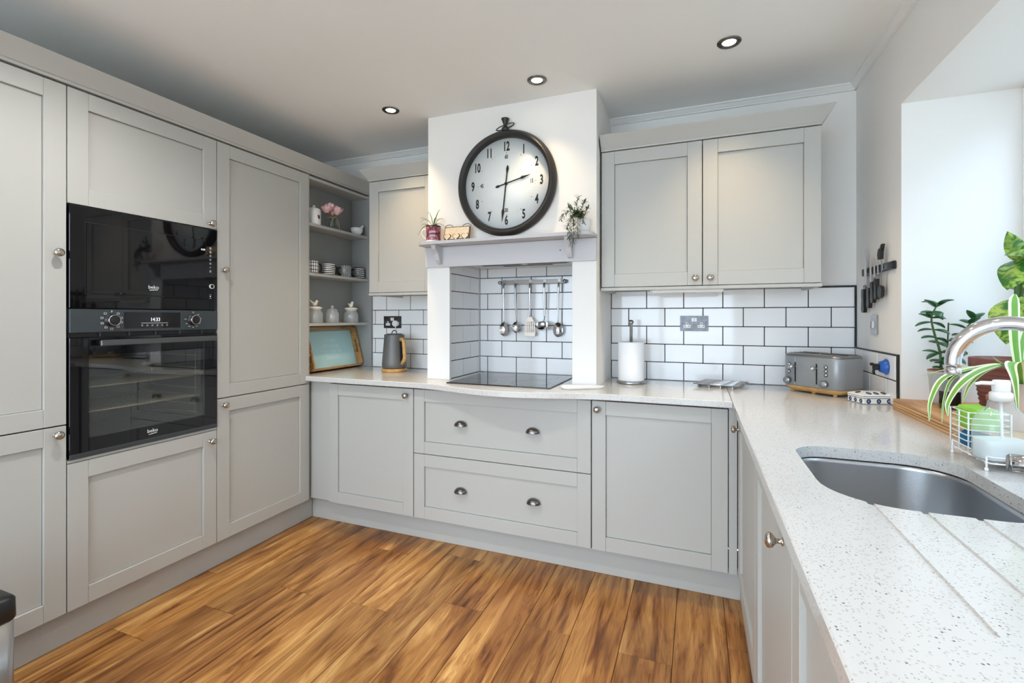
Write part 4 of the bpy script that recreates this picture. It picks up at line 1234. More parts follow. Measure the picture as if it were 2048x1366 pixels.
def spoon(lab, x, dx, zb):
    K = thing('serving_spoon', lab, 'spoon', (x, YU, zb), group='steel utensils on the rail')
    obj('handle', handle_strip(x, zb + 0.082, 0.0075, 0.004, dx), CHROME, K)
    c = Vector((x + dx, YU + 0.004, zb + 0.042))
    rows = []
    for sgn in (0, 1):
        rows = []
        for i in range(9):
            t = i / 8
            row = []
            for k in range(17):
                a = 2 * PI * k / 16
                row.append((c.x + 0.032 * t * math.cos(a), c.y + (0.014 * (1 - t * t)) + 0.0012 * sgn, c.z + (0.043 * t * math.sin(a)) * (1.0 if math.sin(a) < 0 else 1.08)))
            rows.append(row)
        (bl := MB() if sgn == 0 else bl).grid(rows)
    obj('bowl', bl, CHROME, K)
spoon('leftmost steel serving spoon on the utensil rail', 1.083, 0.000, 1.146)
spoon('rightmost steel serving spoon on the utensil rail', 1.449, -0.008, 1.146)
K = thing('spaghetti_server', 'steel spaghetti server with prongs, second from left on rail', 'server', (1.164, YU, 1.16), group='steel utensils on the rail')
obj('handle', handle_strip(1.164, 1.235, 0.0085, 0.004, 0.006), STEEL, K)
rows = []
for i in range(7):
    t = i / 6
    rows.append([(1.168 + 0.026 * t * math.cos(2 * PI * k / 16), YU + 0.012 * (1 - t * t) - 0.002, 1.202 + 0.036 * t * math.sin(2 * PI * k / 16)) for k in range(17)])
obj('bowl', MB().grid(rows), CHROME, K)
for k in range(6):
    s_ = -1 if k % 2 else 1
    zz = 1.218 - 0.018 * (k // 2)
    obj('prong', MB().tube([(1.168 + s_ * 0.020, YU - 0.002, zz), (1.168 + s_ * 0.031, YU - 0.008, zz - 0.002), (1.168 + s_ * 0.037, YU - 0.020, zz - 0.004)], [0.0035, 0.003, 0.002], 6), CHROME, K)
K = thing('slotted_turner', 'steel slotted turner in the middle of the utensil rail', 'turner', (1.262, YU, 1.147), group='steel utensils on the rail')
obj('handle', handle_strip(1.262, 1.268, 0.0078, 0.004, -0.003), CHROME, K)
bm_ = MB(); cx = 1.259
out_t = [(cx - 0.010, 1.270), (cx - 0.027, 1.245), (cx - 0.031, 1.225)]
yb0, yb1 = YU + 0.003, YU + 0.0045
bm_.prism([(cx - 0.008, 1.272), (cx - 0.029, 1.240), (cx + 0.029, 1.240), (cx + 0.008, 1.272)], yb0, yb1, 'y')
for k in range(6):
    a = -0.032 + 0.064 * k / 5
    bm_.prism([(cx + a * 0.9 - 0.0034, 1.2405), (cx + a * 0.9 + 0.0034, 1.2405), (cx + a + 0.0036, 1.172), (cx + a - 0.0036, 1.172)], yb0, yb1, 'y')
bm_.prism([(cx - 0.0355, 1.173), (cx + 0.0355, 1.173), (cx + 0.036, 1.156), (cx + 0.029, 1.147), (cx - 0.029, 1.147), (cx - 0.036, 1.156)], yb0, yb1, 'y')
obj('blade', bm_, TURN, K)
K = thing('ladle', 'steel ladle with deep round bowl on the utensil rail', 'ladle', (1.356, YU, 1.17), group='steel utensils on the rail')
obj('handle', handle_strip(1.356, 1.262, 0.0078, 0.0045, -0.001), CHROME, K)
bl = MB()
prof = [(0.0425, 0.0), (0.0415, -0.008), (0.036, -0.020), (0.024, -0.031), (0.0, -0.036)]
bl.T = Matrix.Translation((1.353, YU - 0.046, 1.222)) @ Matrix.Rotation(math.radians(28), 4, 'X')
bl.lathe(prof, 24); bl.lathe([(r * .96, h * .96) for r, h in prof], 24)
obj('bowl', bl, CHROME, K)
obj('neck', MB().tube([(1.355, YU + 0.006, 1.262), (1.354, YU + 0.002, 1.250), (1.353, YU - 0.010, 1.240)], 0.004, 8), CHROME, K)

# ================================================================== WORKTOP ITEMS
# ---- kettle
KT = thing('kettle', 'matt grey kettle with wooden handle and base', 'kettle', (0.355, -0.195, ZW))
cx, cy = 0.355, -0.195
obj('power_base', MB().lathe([(0, ZW + 0.0004), (0.078, ZW + 0.0004), (0.083, ZW + 0.005), (0.083, ZW + 0.018), (0.079, ZW + 0.022), (0, ZW + 0.022)], 36, (cx, cy, 0)), WOODL, KT)
obj('body', MB().lathe([(0, ZW + 0.024), (0.074, ZW + 0.024), (0.079, ZW + 0.032), (0.0805, ZW + 0.05), (0.075, ZW + 0.12), (0.067, ZW + 0.21), (0.0655, ZW + 0.243), (0.0645, ZW + 0.247), (0.060, ZW + 0.247), (0.0, ZW + 0.2475)], 40, (cx, cy, 0)), GREYK, KT)
ld = obj('lid', MB().lathe([(0, ZW + 0.2478), (0.050, ZW + 0.2478), (0.050, ZW + 0.252), (0.0, ZW + 0.254)], 32, (cx, cy, 0)), GREYK, KT)
obj('lid_ring', MB().tube([(cx + 0.019 * math.cos(t), cy, ZW + 0.252 + 0.022 * math.sin(t)) for t in [PI * k / 12 for k in range(13)]], 0.0032, 8), PEWTER, ld)
obj('spout', MB().prism([(cx - 0.066, cy - 0.02), (cx - 0.082, cy), (cx - 0.066, cy + 0.02)], ZW + 0.205, ZW + 0.246), GREYK, KT)
ha = math.radians(-18)
def hp_(r, z): return (cx + r * math.cos(ha), cy + r * math.sin(ha), ZW + z)
obj('handle', MB().tube([hp_(0.060, 0.216), hp_(0.085, 0.218), hp_(0.099, 0.206), hp_(0.106, 0.15), hp_(0.110, 0.10), hp_(0.104, 0.082), hp_(0.080, 0.055)], [0.012, 0.0125, 0.0125, 0.0125, 0.0125, 0.0125, 0.011], 10), WOODL, KT)
obj('water_gauge', MB(frame((cx, cy, ZW), (-math.sin(ha), math.cos(ha), 0), (0, 0, 1), (math.cos(ha), math.sin(ha), 0))).prism([(-0.010, 0.06), (0.010, 0.06), (0.009, 0.20), (-0.009, 0.20)], 0.058, 0.0815), BLACK, KT)

# ---- tray leaning in the corner
TR = thing('serving_tray', 'wooden serving tray with pale blue lettered base, leaning upright', 'tray', (-0.07, -0.26, ZW))
lean = math.radians(15.5)
FT = frame((-0.082, -0.262, ZW + 0.0012), (0, 1, 0), (-math.sin(lean), 0, math.cos(lean)), (math.cos(lean), 0, math.sin(lean)))
FT = frame((-0.052, -0.262, ZW + 0.0135), (0, 1, 0), (-math.sin(lean), 0, math.cos(lean)), (math.cos(lean), 0, math.sin(lean)))
TWd, TH = 0.240, 0.292
obj('base_board', MB(FT).box((-TWd + 0.01, 0.008, -0.034), (TWd - 0.01, TH - 0.008, -0.027)), WOODT, TR)
obj('blue_panel', MB(FT).box((-TWd + 0.016, 0.016, -0.0268), (TWd - 0.016, TH - 0.016, -0.0255)), TRAYB, TR)
obj('rim', MB(FT).box((-TWd, 0, -0.034), (TWd, 0.014, 0.008), 0.001), WOODT, TR)
obj('rim', MB(FT).box((-TWd, TH - 0.014, -0.034), (TWd, TH, 0.008), 0.001), WOODT, TR)
for s_ in (-1, 1):
    e = MB(FT); u = s_ * TWd; u2 = s_ * (TWd - 0.014)
    e.box((u, 0.0143, -0.034), (u2, 0.10, 0.022), 0.001); e.box((u, 0.192, -0.034), (u2, TH - 0.0143, 0.022), 0.001)
    e.box((u, 0.10, -0.034), (u2, 0.192, -0.008)); e.box((u, 0.10, 0.010), (u2, 0.192, 0.022))
    obj('handle_end', e, WOODT, TR)
for s_, z, sz in (("it's the", 0.205, 0.040), ('little things', 0.165, 0.042), ('that make life', 0.125, 0.040), ('beautiful', 0.085, 0.044)):
    obj('lettering', text_mb(s_, sz, FT @ Matrix.Translation((0.0, z, -0.0252)), xs=0.85), TRAYT, TR)

# ---- kitchen roll
KRl = thing('kitchen_roll_holder', 'steel kitchen roll holder with ball-topped pole', 'holder', (1.90, -0.19, ZW))
obj('base', MB().lathe([(0, ZW + 0.0004), (0.075, ZW + 0.0004), (0.0765, ZW + 0.003), (0.0765, ZW + 0.013), (0.073, ZW + 0.0155), (0, ZW + 0.0155)], 40, (1.90, -0.19, 0)), STEEL, KRl)
obj('pole', MB().lathe([(0.0085, ZW + 0.0155), (0.0085, ZW + 0.322), (0.0105, ZW + 0.324), (0.0145, ZW + 0.332), (0.0145, ZW + 0.337), (0.009, ZW + 0.346), (0, ZW + 0.3475)], 20, (1.90, -0.19, 0)), STEEL, KRl)
one('kitchen_roll', MB().lathe([(0.019, ZW + 0.016), (0.0685, ZW + 0.016), (0.070, ZW + 0.019), (0.070, ZW + 0.223), (0.0685, ZW + 0.226), (0.019, ZW + 0.226), (0.019, ZW + 0.016)], 44, (1.90, -0.19, 0)), PAPER, 'white paper kitchen roll on the steel holder', 'kitchen roll')

# ---- folding trivet
TV = thing('trivet', 'steel lattice trivet lying near the socket', 'trivet', (2.355, -0.13, ZW), rotz=math.radians(-18))
for k in range(7):
    y_ = -0.096 + 0.032 * k
    obj('bar', MB().tube([(-0.108, y_ - 0.014, 0.0165), (0.108, y_ + 0.014, 0.0165)], 0.0036, 8), CHROME, TV, local=True)
for k in range(4):
    x_ = -0.084 + 0.056 * k
    obj('cross_bar', MB().box((x_ - 0.0035, -0.11, 0.0004), (x_ + 0.0035, 0.11, 0.0128), 0.001), STEEL, TV, local=True)

# ---- spoon rest
def spoon_rest():
    m = MB(); rows_o = []; 
    N = 28
    def outline(sc_):
        pts = []
        for k in range(N):
            a = 2 * PI * k / N
            x = 0.055 * math.cos(a); y = 0.044 * math.sin(a)
            if x > 0.02: 
                q = (x - 0.02) / 0.035; x = 0.02 + q * 0.15; y *= (1 - 0.42 * min(1, q * 1.5))
                if q > 0.8: y *= 1.0
            pts.append((x * sc_ if x < 0 else x * (1 - (1 - sc_) * .5), y * sc_))
        return pts
    for sc_, z in ((0.80, 0.0004), (0.97, 0.010), (1.0, 0.0155), (0.97, 0.0165), (0.90, 0.012), (0.75, 0.005)):
        rows_o.append([(a, b, z) for a, b in outline(sc_)] )
    vs = [p for r in rows_o for p in r]; fs = []
    for i in range(len(rows_o) - 1):
        for k in range(N): fs.append([i * N + k, i * N + (k + 1) % N, (i + 1) * N + (k + 1) % N, (i + 1) * N + k])
    fs.append(list(range(N))); fs.append([(len(rows_o) - 1) * N + k for k in range(N)])
    return m.add(vs, fs, True)
me = spoon_rest().mesh('spoon_rest', [WHITEC])
o = link('spoon_rest', me, None, (1.645, -0.520, ZW)); o.rotation_euler = (0, 0, math.radians(22))
tag(o, 'white ceramic spoon rest beside the hob', 'spoon rest')

# ---- toaster (turned into the corner)
TO = thing('toaster', 'grey four-slice toaster with light wood base', 'toaster', (2.797, -0.198, ZW), rotz=math.radians(-45))
hw, hd = 0.142, 0.098
def ring(e, z, r=0.04): return [(a, b, z) for a, b in rrect(-hw + e, -hd + e, hw - e, hd - e, r, 7)]
def loft(rs, caps=True):
    n = len(rs[0]); m = MB()
    fs = [[i * n + k, i * n + (k + 1) % n, (i + 1) * n + (k + 1) % n, (i + 1) * n + k] for i in range(len(rs) - 1) for k in range(n)]
    if caps: fs += [list(range(n)), [(len(rs) - 1) * n + k for k in range(n)]]
    m.add([p for r in rs for p in r], fs, True)
    for k in range(len(m.f)):
        if len(m.f[k]) > 4: m.sm[k] = False
    return m
obj('wood_base', loft([ring(0.020, 0.008), ring(0.006, 0.022), ring(0.004, 0.030), ring(0.006, 0.0315)]), WOODL, TO, local=True)
obj('body', loft([ring(0.003, 0.0316), ring(0.0, 0.036), ring(0.001, 0.168), ring(0.003, 0.174)]), TOASTM, TO, local=True)
tp = obj('top_plate', loft([ring(0.003, 0.1742), ring(0.002, 0.178), ring(0.006, 0.184), ring(0.012, 0.186)]), TOPM, TO, local=True)
for x in (-0.068, 0.068):
    for y in (-0.034, 0.034):
        obj('bread_slot', MB().box((x - 0.060, y - 0.014, 0.1861), (x + 0.060, y + 0.014, 0.1868), 0.0), INK, tp, local=True)
        sl = MB(); sl.box((x - 0.061, y - 0.0155, 0.1861), (x + 0.061, y - 0.0142, 0.1885)); sl.box((x - 0.061, y + 0.0142, 0.1861), (x + 0.061, y + 0.0155, 0.1885))
        obj('slot_lip', sl, STEEL, tp, local=True)
for x in (-0.10, 0.0, 0.10):
    obj('foot', MB().lathe([(0, 0.0003), (0.008, 0.0003), (0.009, 0.010), (0, 0.012)], 12, (x, -0.065, 0)), WOODL, TO, local=True)
obj('foot', MB().lathe([(0, 0.0003), (0.008, 0.0003), (0.009, 0.010), (0, 0.012)], 12, (0.09, 0.065, 0)), WOODL, TO, local=True)
obj('foot', MB().lathe([(0, 0.0003), (0.008, 0.0003), (0.009, 0.010), (0, 0.012)], 12, (-0.09, 0.065, 0)), WOODL, TO, local=True)
FTo = F_back((0, -hd, 0))
for s_, sx, bx in ((0, -0.068, -0.104), (1, 0.036, 0.075)):
    obj('lever_slot', MB(FTo).box((sx - 0.003, 0.05, 0.0), (sx + 0.003, 0.145, 0.0012)), INK, TO, local=True)
    tl = MB(FTo); tl.box((sx - 0.0015, 0.034, 0.0), (sx + 0.0015, 0.05, 0.001)); tl.box((sx - 0.0015, 0.145, 0.0), (sx + 0.0015, 0.170, 0.001))
    obj('slot_trim', tl, CHROME, TO, local=True)
    lv = MB(FTo @ Matrix.Translation((sx, 0.125, 0))); lv.lathe([(0.0, 0.0013), (0.005, 0.0013), (0.005, 0.018), (0.0095, 0.022), (0.011, 0.030), (0.0085, 0.040), (0, 0.042)], 18)
    obj('lever', lv, CHROME, TO, local=True)
    dl = MB(FTo @ Matrix.Translation((bx, 0.055, 0))); dl.lathe([(0.0, 0.0002), (0.0165, 0.0002), (0.0165, 0.014), (0.0145, 0.018), (0.0, 0.018)], 26)
    dl = obj('dial', dl, STEEL, TO, local=True)
    obj('dial_face', MB(FTo @ Matrix.Translation((bx, 0.055, 0))).lathe([(0.0, 0.0181), (0.012, 0.0181), (0.012, 0.019), (0, 0.019)], 22), TOASTM, dl, local=True)
    for k in range(3):
        bt = MB(FTo @ Matrix.Translation((bx + 0.004, 0.134 - 0.0185 * k, 0))); bt.lathe([(0.0, 0.0002), (0.0065, 0.0002), (0.0065, 0.004), (0.0, 0.0045)], 16)
        bt = obj('button', bt, CHROME, TO, local=True)
        obj('button_rim', MB(FTo @ Matrix.Translation((bx + 0.004, 0.134 - 0.0185 * k, 0))).lathe([(0.0067, 0.0002), (0.0085, 0.0002), (0.0085, 0.002), (0.0067, 0.002)], 16), BLACK, bt, local=True)

# ---- patterned ceramic box
BX = thing('ceramic_box', 'small white box with navy flower pattern by the window sill', 'box', (2.920, -0.432, ZW), rotz=math.radians(21))
bw, bd_, bh = 0.062, 0.047, 0.036
BXM = mat('box_glaze', srgb(238, 238, 234), 0.15, noise=0.01)
NAVM = mat('navy_glaze', srgb(34, 42, 92), 0.2, noise=0.3, nscale=60)
BLKM = mat('box_line', srgb(20, 22, 36), 0.3)
obj('body', MB().box((-bw, -bd_, 0.0004), (bw, bd_, bh - 0.010), 0.0015), BXM, BX, local=True)
def rr_(e, z): return [(-bw + e, -bd_ + e, z), (bw - e, -bd_ + e, z), (bw - e, bd_ - e, z), (-bw + e, bd_ - e, z)]
lidm = MB(); R_ = [rr_(0, bh - 0.0095), rr_(-0.001, bh), rr_(0.002, bh + 0.003), rr_(0.030, bh + 0.013), rr_(0.034, bh + 0.0135)]
lidm.add([p for r in R_ for p in r], [[i * 4 + k, i * 4 + (k + 1) % 4, (i + 1) * 4 + (k + 1) % 4, (i + 1) * 4 + k] for i in range(4) for k in range(4)] + [[0, 1, 2, 3], [16, 17, 18, 19]])
ldo = obj('lid', lidm, BXM, BX, local=True)
ln = MB()
for z in (0.002, bh - 0.012, bh - 0.004):
    e = 0.0008
    ln.box((-bw - e, -bd_ - e, z), (bw + e, -bd_ + 0.0002, z + 0.0016)); ln.box((-bw - e, -bd_ - e, z), (-bw + 0.0002, bd_ + e, z + 0.0016))
    ln.box((bw - 0.0002, -bd_ - e, z), (bw + e, bd_ + e, z + 0.0016))
obj('painted_lines', ln, BLKM, BX, local=True)
def rosette(T, r, m=NAVM):
    q = MB(T)
    for k in range(9):
        a = 2 * PI * k / 9; c_ = (r * .66 * math.cos(a), r * .66 * math.sin(a))
        q.add([(c_[0] + r * .30 * math.cos(t), c_[1] + r * .30 * math.sin(t), 0.0007) for t in [2 * PI * j / 8 for j in range(8)]], [list(range(8))])
    q.add([(r * .26 * math.cos(t), r * .26 * math.sin(t), 0.0007) for t in [2 * PI * j / 10 for j in range(10)]], [list(range(10))])
    o = obj('painted_flower', q, m, BX, local=True); o['kind'] = 'stuff'
for x in (-0.042, 0.0, 0.042):
    rosette(F_back((x, -bd_, 0.0135)), 0.0105)
for y in (-0.031, 0.0, 0.031):
    rosette(F_right((-bw, y, 0.0135)), 0.0095)
sl_ = math.atan2(0.010, 0.028)
for x in (-0.03, 0.0, 0.03):
    rosette(frame((x, -bd_ + 0.016, bh + 0.0082), (1, 0, 0), (0, math.cos(sl_), math.sin(sl_)), (0, -math.sin(sl_), math.cos(sl_))), 0.0115)
rosette(frame((-bw + 0.016, 0.008, bh + 0.0082), (0, -1, 0), (math.cos(sl_), 0, math.sin(sl_)), (-math.sin(sl_), 0, math.cos(sl_))), 0.0115)

# ================================================================== SHELF ITEMS (corner unit)
XSH = -0.052
CN = thing('canister', 'white lidded canister on the top open shelf', 'canister', (XSH, -0.487, SH1 + 0.0004))
obj('body', MB().lathe([(0, 0), (0.040, 0), (0.0425, 0.003), (0.0425, 0.088), (0.040, 0.096), (0, 0.096)], 28), WHITEC, CN, local=True)
ld = obj('lid', MB().lathe([(0, 0.0962), (0.0405, 0.0962), (0.041, 0.100), (0.034, 0.108), (0, 0.113)], 28), WHITEC, CN, local=True)
obj('lid_knob', MB().lathe([(0, 0.112), (0.006, 0.112), (0.010, 0.118), (0.010, 0.124), (0.006, 0.129), (0, 0.130)], 16), WHITEC, ld, local=True)
def cyl_bend(R):
    def f(q):
        a = q.x / R
        return Vector((math.sin(a) * (R + q.z), -math.cos(a) * (R + q.z), q.y))
    return f
bd2 = cyl_bend(0.0427)
mt_ = MB()
for (u, v, r) in ((0.008, 0.05, 0.008), (0.014, 0.058, 0.006), (0.004, 0.060, 0.005), (0.016, 0.045, 0.005), (0.010, 0.042, 0.004)):
    mt_.add([bd2(Vector((u + r * math.cos(t), v + r * math.sin(t), 0.0004))) for t in [2 * PI * k / 9 for k in range(9)]], [list(range(9))])
mo = obj('floral_motif', mt_, mat('motif_brown', srgb(112, 64, 58), 0.4), CN, local=True); mo.rotation_euler = (0, 0, math.radians(75)); mo['kind'] = 'stuff'

FV = thing('flower_jar', 'glass jar of pink peonies tied with twine', 'vase', (XSH, -0.327, SH1 + 0.0004))
obj('jar', MB().lathe([(0, 0.0), (0.031, 0.0), (0.033, 0.003), (0.033, 0.066), (0.028, 0.074), (0.028, 0.086), (0.0275, 0.086), (0.0265, 0.074), (0.031, 0.066), (0.031, 0.004), (0, 0.004)], 24), GLASS, FV, local=True)
obj('twine', MB().tube([(0.0295 * math.cos(t), 0.0295 * math.sin(t), 0.078 + 0.002 * math.sin(3 * t)) for t in [2 * PI * k / 20 for k in range(20)]], 0.0028, 6, closed=True), TWINE, FV, local=True)
obj('twine_tail', MB().tube(bez([(0.028, 0.014, 0.078), (0.034, 0.026, 0.055), (0.034, 0.034, 0.022), (0.033, 0.038, 0.002)], 5), 0.0022, 6), TWINE, FV, local=True)
rf = random.Random(11)
def peony(c, r):
    m = MB()
    for layer, (n_, rad, open_) in enumerate(((5, 0.55, 0.25), (7, 0.8, 0.6), (8, 1.0, 1.0))):
        for k in range(n_):
            a = 2 * PI * (k + 0.37 * layer) / n_ + rf.uniform(-.15, .15)
            rows = []
            for i in range(5):
                t = i / 4
                out = r * rad * (0.25 + open_ * 0.75 * math.sin(t * PI * 0.55))
                z = r * (-0.55 + 1.35 * t * (1.15 - 0.35 * open_))
                wd = r * rad * 0.62 * math.sin(PI * (0.12 + 0.74 * t))
                row = []
                for j in range(5):
                    s_ = (j / 4 - .5) * 2
                    aa = a + s_ * wd / max(out, r * .22)*0.8
                    o2 = out * (1 - 0.10 * abs(s_))
                    row.append((c[0] + o2 * math.cos(aa), c[1] + o2 * math.sin(aa), c[2] + z + 0.06 * r * rf.uniform(-1, 1)))
                rows.append(row)
            m.grid(rows)
    return m
for c, r in (((0.004, -0.055, 0.122), 0.036), ((0.0, -0.015, 0.146), 0.036), ((0.010, 0.038, 0.130), 0.041), ((-0.02, 0.02, 0.12), 0.03)):
    fo = obj('flower', peony(c, r), PINK, FV, local=True); fo['kind'] = 'stuff'
    obj('stem', MB().tube(bez([(c[0], c[1], c[2] - 0.02), (c[0] * .4, c[1] * .4, 0.08), (c[0] * .3, -c[1] * .25, 0.01)], 5), 0.002, 6), STEMF, FV, local=True)

MO = thing('mortar', 'small white ceramic mortar on the top open shelf', 'mortar', (-0.045, -0.085, SH1 + 0.0004))
obj('bowl', MB().lathe([(0, 0), (0.022, 0), (0.034, 0.012), (0.042, 0.036), (0.043, 0.052), (0.040, 0.053), (0.036, 0.036), (0.026, 0.014), (0, 0.010)], 28), WHITEC, MO, local=True)
one('pestle', MB().tube([(-0.058, -0.10, SH1 + 0.018), (-0.048, -0.062, SH1 + 0.046), (-0.040, -0.038, SH1 + 0.066), (-0.036, -0.026, SH1 + 0.077)], [0.011, 0.0085, 0.0085, 0.0105], 14), WHITEC, 'white pestle resting in the mortar', 'pestle')

def mug(lab, y, key, ha, h=0.079):
    K = thing('mug', lab, 'mug', (XSH, y, SH2 + 0.0004), group='patterned mugs on the middle shelf')
    obj('body', MB().lathe([(0, 0), (0.038, 0), (0.041, 0.003), (0.0415, h - 0.002), (0.0405, h), (0.0385, h), (0.0385, 0.006), (0, 0.005)], 36), MUGM[key], K, local=True)
    a = math.radians(ha); c_, s_ = math.cos(a), math.sin(a)
    pts = bez([(0.040, 0.062), (0.056, 0.064), (0.066, 0.052), (0.064, 0.032), (0.052, 0.018), (0.040, 0.016)] and [Vector((r * c_, r * s_, z)) for r, z in ((0.0405, 0.062), (0.056, 0.064), (0.066, 0.052), (0.064, 0.032), (0.052, 0.018), (0.0405, 0.016))], 4)
    obj('handle', MB().tube(pts, 0.005, 8), BLACK, K, local=True)
mug('mug with black grid check on the middle shelf', -0.505, 'grid', 75)
mug('mug with black and white stripes on the middle shelf', -0.358, 'stripe', 80)
mug('mug with black diamond dots on the middle shelf', -0.199, 'dots', -95)
mug('mug with rows of white dashes, nearest the corner', -0.0565, 'dash', -100)

def storage_jar(lab, y, r, hb, lidkind):
    K = thing('storage_jar', lab, 'jar', (XSH, y, SH3 + 0.0004), group='glass storage jars on the lower shelf')
    n = 60; m = MB(); rings = []
    for rr2, z in ((r * .92, 0.0), (r, 0.005), (r, hb * .72), (r * .92, hb * .86), (r * .74, hb * .93), (r * .74, hb)):
        rib = 0.0009 if 0.004 < z < hb * .8 else 0
        rings.append([((rr2 + rib * math.cos(30 * 2 * PI * k / n)) * math.cos(2 * PI * k / n), (rr2 + rib * math.cos(30 * 2 * PI * k / n)) * math.sin(2 * PI * k / n), z) for k in range(n)])
    m.add([p for q in rings for p in q], [[i * n + k, i * n + (k + 1) % n, (i + 1) * n + (k + 1) % n, (i + 1) * n + k] for i in range(len(rings) - 1) for k in range(n)] + [list(range(n))], True)
    obj('glass_body', m, RIBG, K, local=True)
    if lidkind == 'glass':
        obj('lid', MB().lathe([(0, hb), (r * .8, hb), (r * .8, hb + 0.006), (r * .5, hb + 0.014), (0.006, hb + 0.018), (0.010, hb + 0.024), (0.010, hb + 0.032), (0.004, hb + 0.037), (0, hb + 0.038)], 24), RIBG, K, local=True)
        return
    l = obj('lid', MB().lathe([(0, hb + 0.0002), (r * .78, hb + 0.0002), (r * .78, hb + 0.010), (r * .92, hb + 0.012), (r * .94, hb + 0.016), (r * .7, hb + 0.023), (0, hb + 0.027)], 28), CREAM, K, local=True)
    s_ = 1 if lidkind == 'side' else 0
    b = MB(); z0 = hb + 0.026
    if s_:   # bird seen from the side, tail towards the ovens
        b.ball((0, 0.0, z0 + 0.015), (0.012, 0.019, 0.013)); b.ball((0, 0.016, z0 + 0.030), (0.009, 0.010, 0.010))
        b.tube([(0, -0.012, z0 + 0.018), (0, -0.030, z0 + 0.030), (0, -0.040, z0 + 0.039)], [0.009, 0.005, 0.002], 8)
        b.tube([(0, 0.024, z0 + 0.031), (0, 0.032, z0 + 0.030)], [0.003, 0.0008], 6)
    else:
        b.ball((0, 0.0, z0 + 0.015), (0.019, 0.012, 0.015)); b.ball((0.012, -0.002, z0 + 0.032), (0.010, 0.009, 0.010))
        b.tube([(-0.012, 0, z0 + 0.018), (-0.030, 0, z0 + 0.028)], [0.008, 0.002], 8)
        b.tube([(0.020, -0.002, z0 + 0.033), (0.028, -0.002, z0 + 0.032)], [0.003, 0.0008], 6)
    bo = obj('bird_finial', b, CREAM, l, local=True)
storage_jar('ribbed glass jar with cream bird lid, bird in profile', -0.479, 0.049, 0.082, 'side')
storage_jar('ribbed glass jar with glass knob lid between bird jars', -0.323, 0.043, 0.080, 'glass')
storage_jar('ribbed glass jar with cream bird lid nearest the corner', -0.138, 0.049, 0.082, 'front')

# ================================================================== MANTEL ITEMS
ZM = 1.6917
MG = thing('mug_planter', 'pink love you mug planted with a spiky air plant', 'mug', (0.838, -0.502, ZM))
obj('body', MB().lathe([(0, 0), (0.040, 0), (0.0415, 0.003), (0.0415, 0.090), (0.0395, 0.0935), (0.037, 0.090), (0.037, 0.075), (0, 0.073)], 36), LOVEM, MG, local=True)
obj('rim_band', MB().lathe([(0.0418, 0.086), (0.0418, 0.0938), (0.036, 0.0938), (0.036, 0.089)], 36), BLACK, MG, local=True)
obj('foot_band', MB().lathe([(0.0, -0.0002), (0.0415, -0.0002), (0.0425, 0.005), (0.0417, 0.009), (0.0417, 0.003)], 36), WHITEC, MG, local=True)
bl_ = cyl_bend(0.0419)
for s_, z in (('love', 0.056), ('you', 0.036)):
    t_ = obj('lettering', text_mb(s_, 0.021, Matrix.Translation((0, 0, z)), bend=bl_, ext=0.0003), WHITEC, MG, local=True)
    t_.rotation_euler = (0, 0, math.radians(22))
a = math.radians(200); c_, s_ = math.cos(a), math.sin(a)
obj('handle', MB().tube(bez([Vector((r * c_, r * s_, z)) for r, z in ((0.040, 0.072), (0.058, 0.074), (0.066, 0.060), (0.060, 0.040), (0.040, 0.016))], 5), 0.0042, 8), CREAM, MG, local=True)
def blade_leaf(pts, w, fold=0.25, side=None, mats=1, tipw=0.08, n=6, roundtip=False):
    """narrow leaf along a curve; a slight keel"""
    P = bez(pts, n); N = len(P); m = MB(); rows = []
    for i in range(N):
        t = i / (N - 1)
        tg = (P[min(i + 1, N - 1)] - P[max(i - 1, 0)]).normalized()
        sd = Vector(side) if side else Vector((0, 0, 1)).cross(tg)
        sd = (sd - tg * sd.dot(tg))
        sd = sd.normalized() if sd.length > 1e-6 else tg.orthogonal().normalized()
        up = tg.cross(sd).normalized()
        if roundtip: ww = w * (0.55 + 0.45 * math.sin(min(1, t * 1.6) * PI / 2)) * (1 if t < .86 else math.sqrt(max(0.0, 1 - ((t - .86) / .145) ** 2)))
        else: ww = w * (tipw + (1 - tipw) * min(1, (1 - t) * 1.7) * (0.6 + 0.4 * math.sin(min(t * 2.2, 1) * PI / 2)))
        rows.append([tuple(P[i] + sd * (ww * s_) + up * (abs(s_) * ww * fold)) for s_ in (-1, -0.55, 0, 0.55, 1)])
    m.grid(rows)
    m.grid([[tuple(Vector(p) - Vector((0, 0, 0.0004))) for p in r] for r in rows])
    if mats == 2:
        for k in range(len(m.f)):
            if k % 4 in (0, 3): m.mi[k] = 1
    return m
ra = random.Random(5)
air = [(-0.095, 0.02, 0.028, .012), (-0.082, -0.01, 0.058, .02), (-0.040, 0.0, 0.085, .03), (0.048, 0.0, 0.10, .02), (0.072, 0.01, 0.035, .03), (0.092, -0.02, -0.012, .025), (0.030, 0.0, 0.02, .01), (-0.065, -0.035, 0.03, .03), (0.05, -0.045, 0.03, .03), (-0.11, 0.01, -0.035, .035), (0.01, 0.02, 0.07, .01)]
for dx, dy, dz, lift in air:
    c = Vector((0, 0, 0.082))
    obj('leaf', blade_leaf([c, c + Vector((dx * .35, dy * .35, dz * .35 + lift)), c + Vector((dx * .75, dy * .75, dz * .8 + lift * .8)), c + Vector((dx, dy, dz))], 0.0042, 0.4), LEAFA, MG, local=True)
obj('soil', MB().lathe([(0, 0.078), (0.0365, 0.077)], 24), SOIL, MG, local=True)

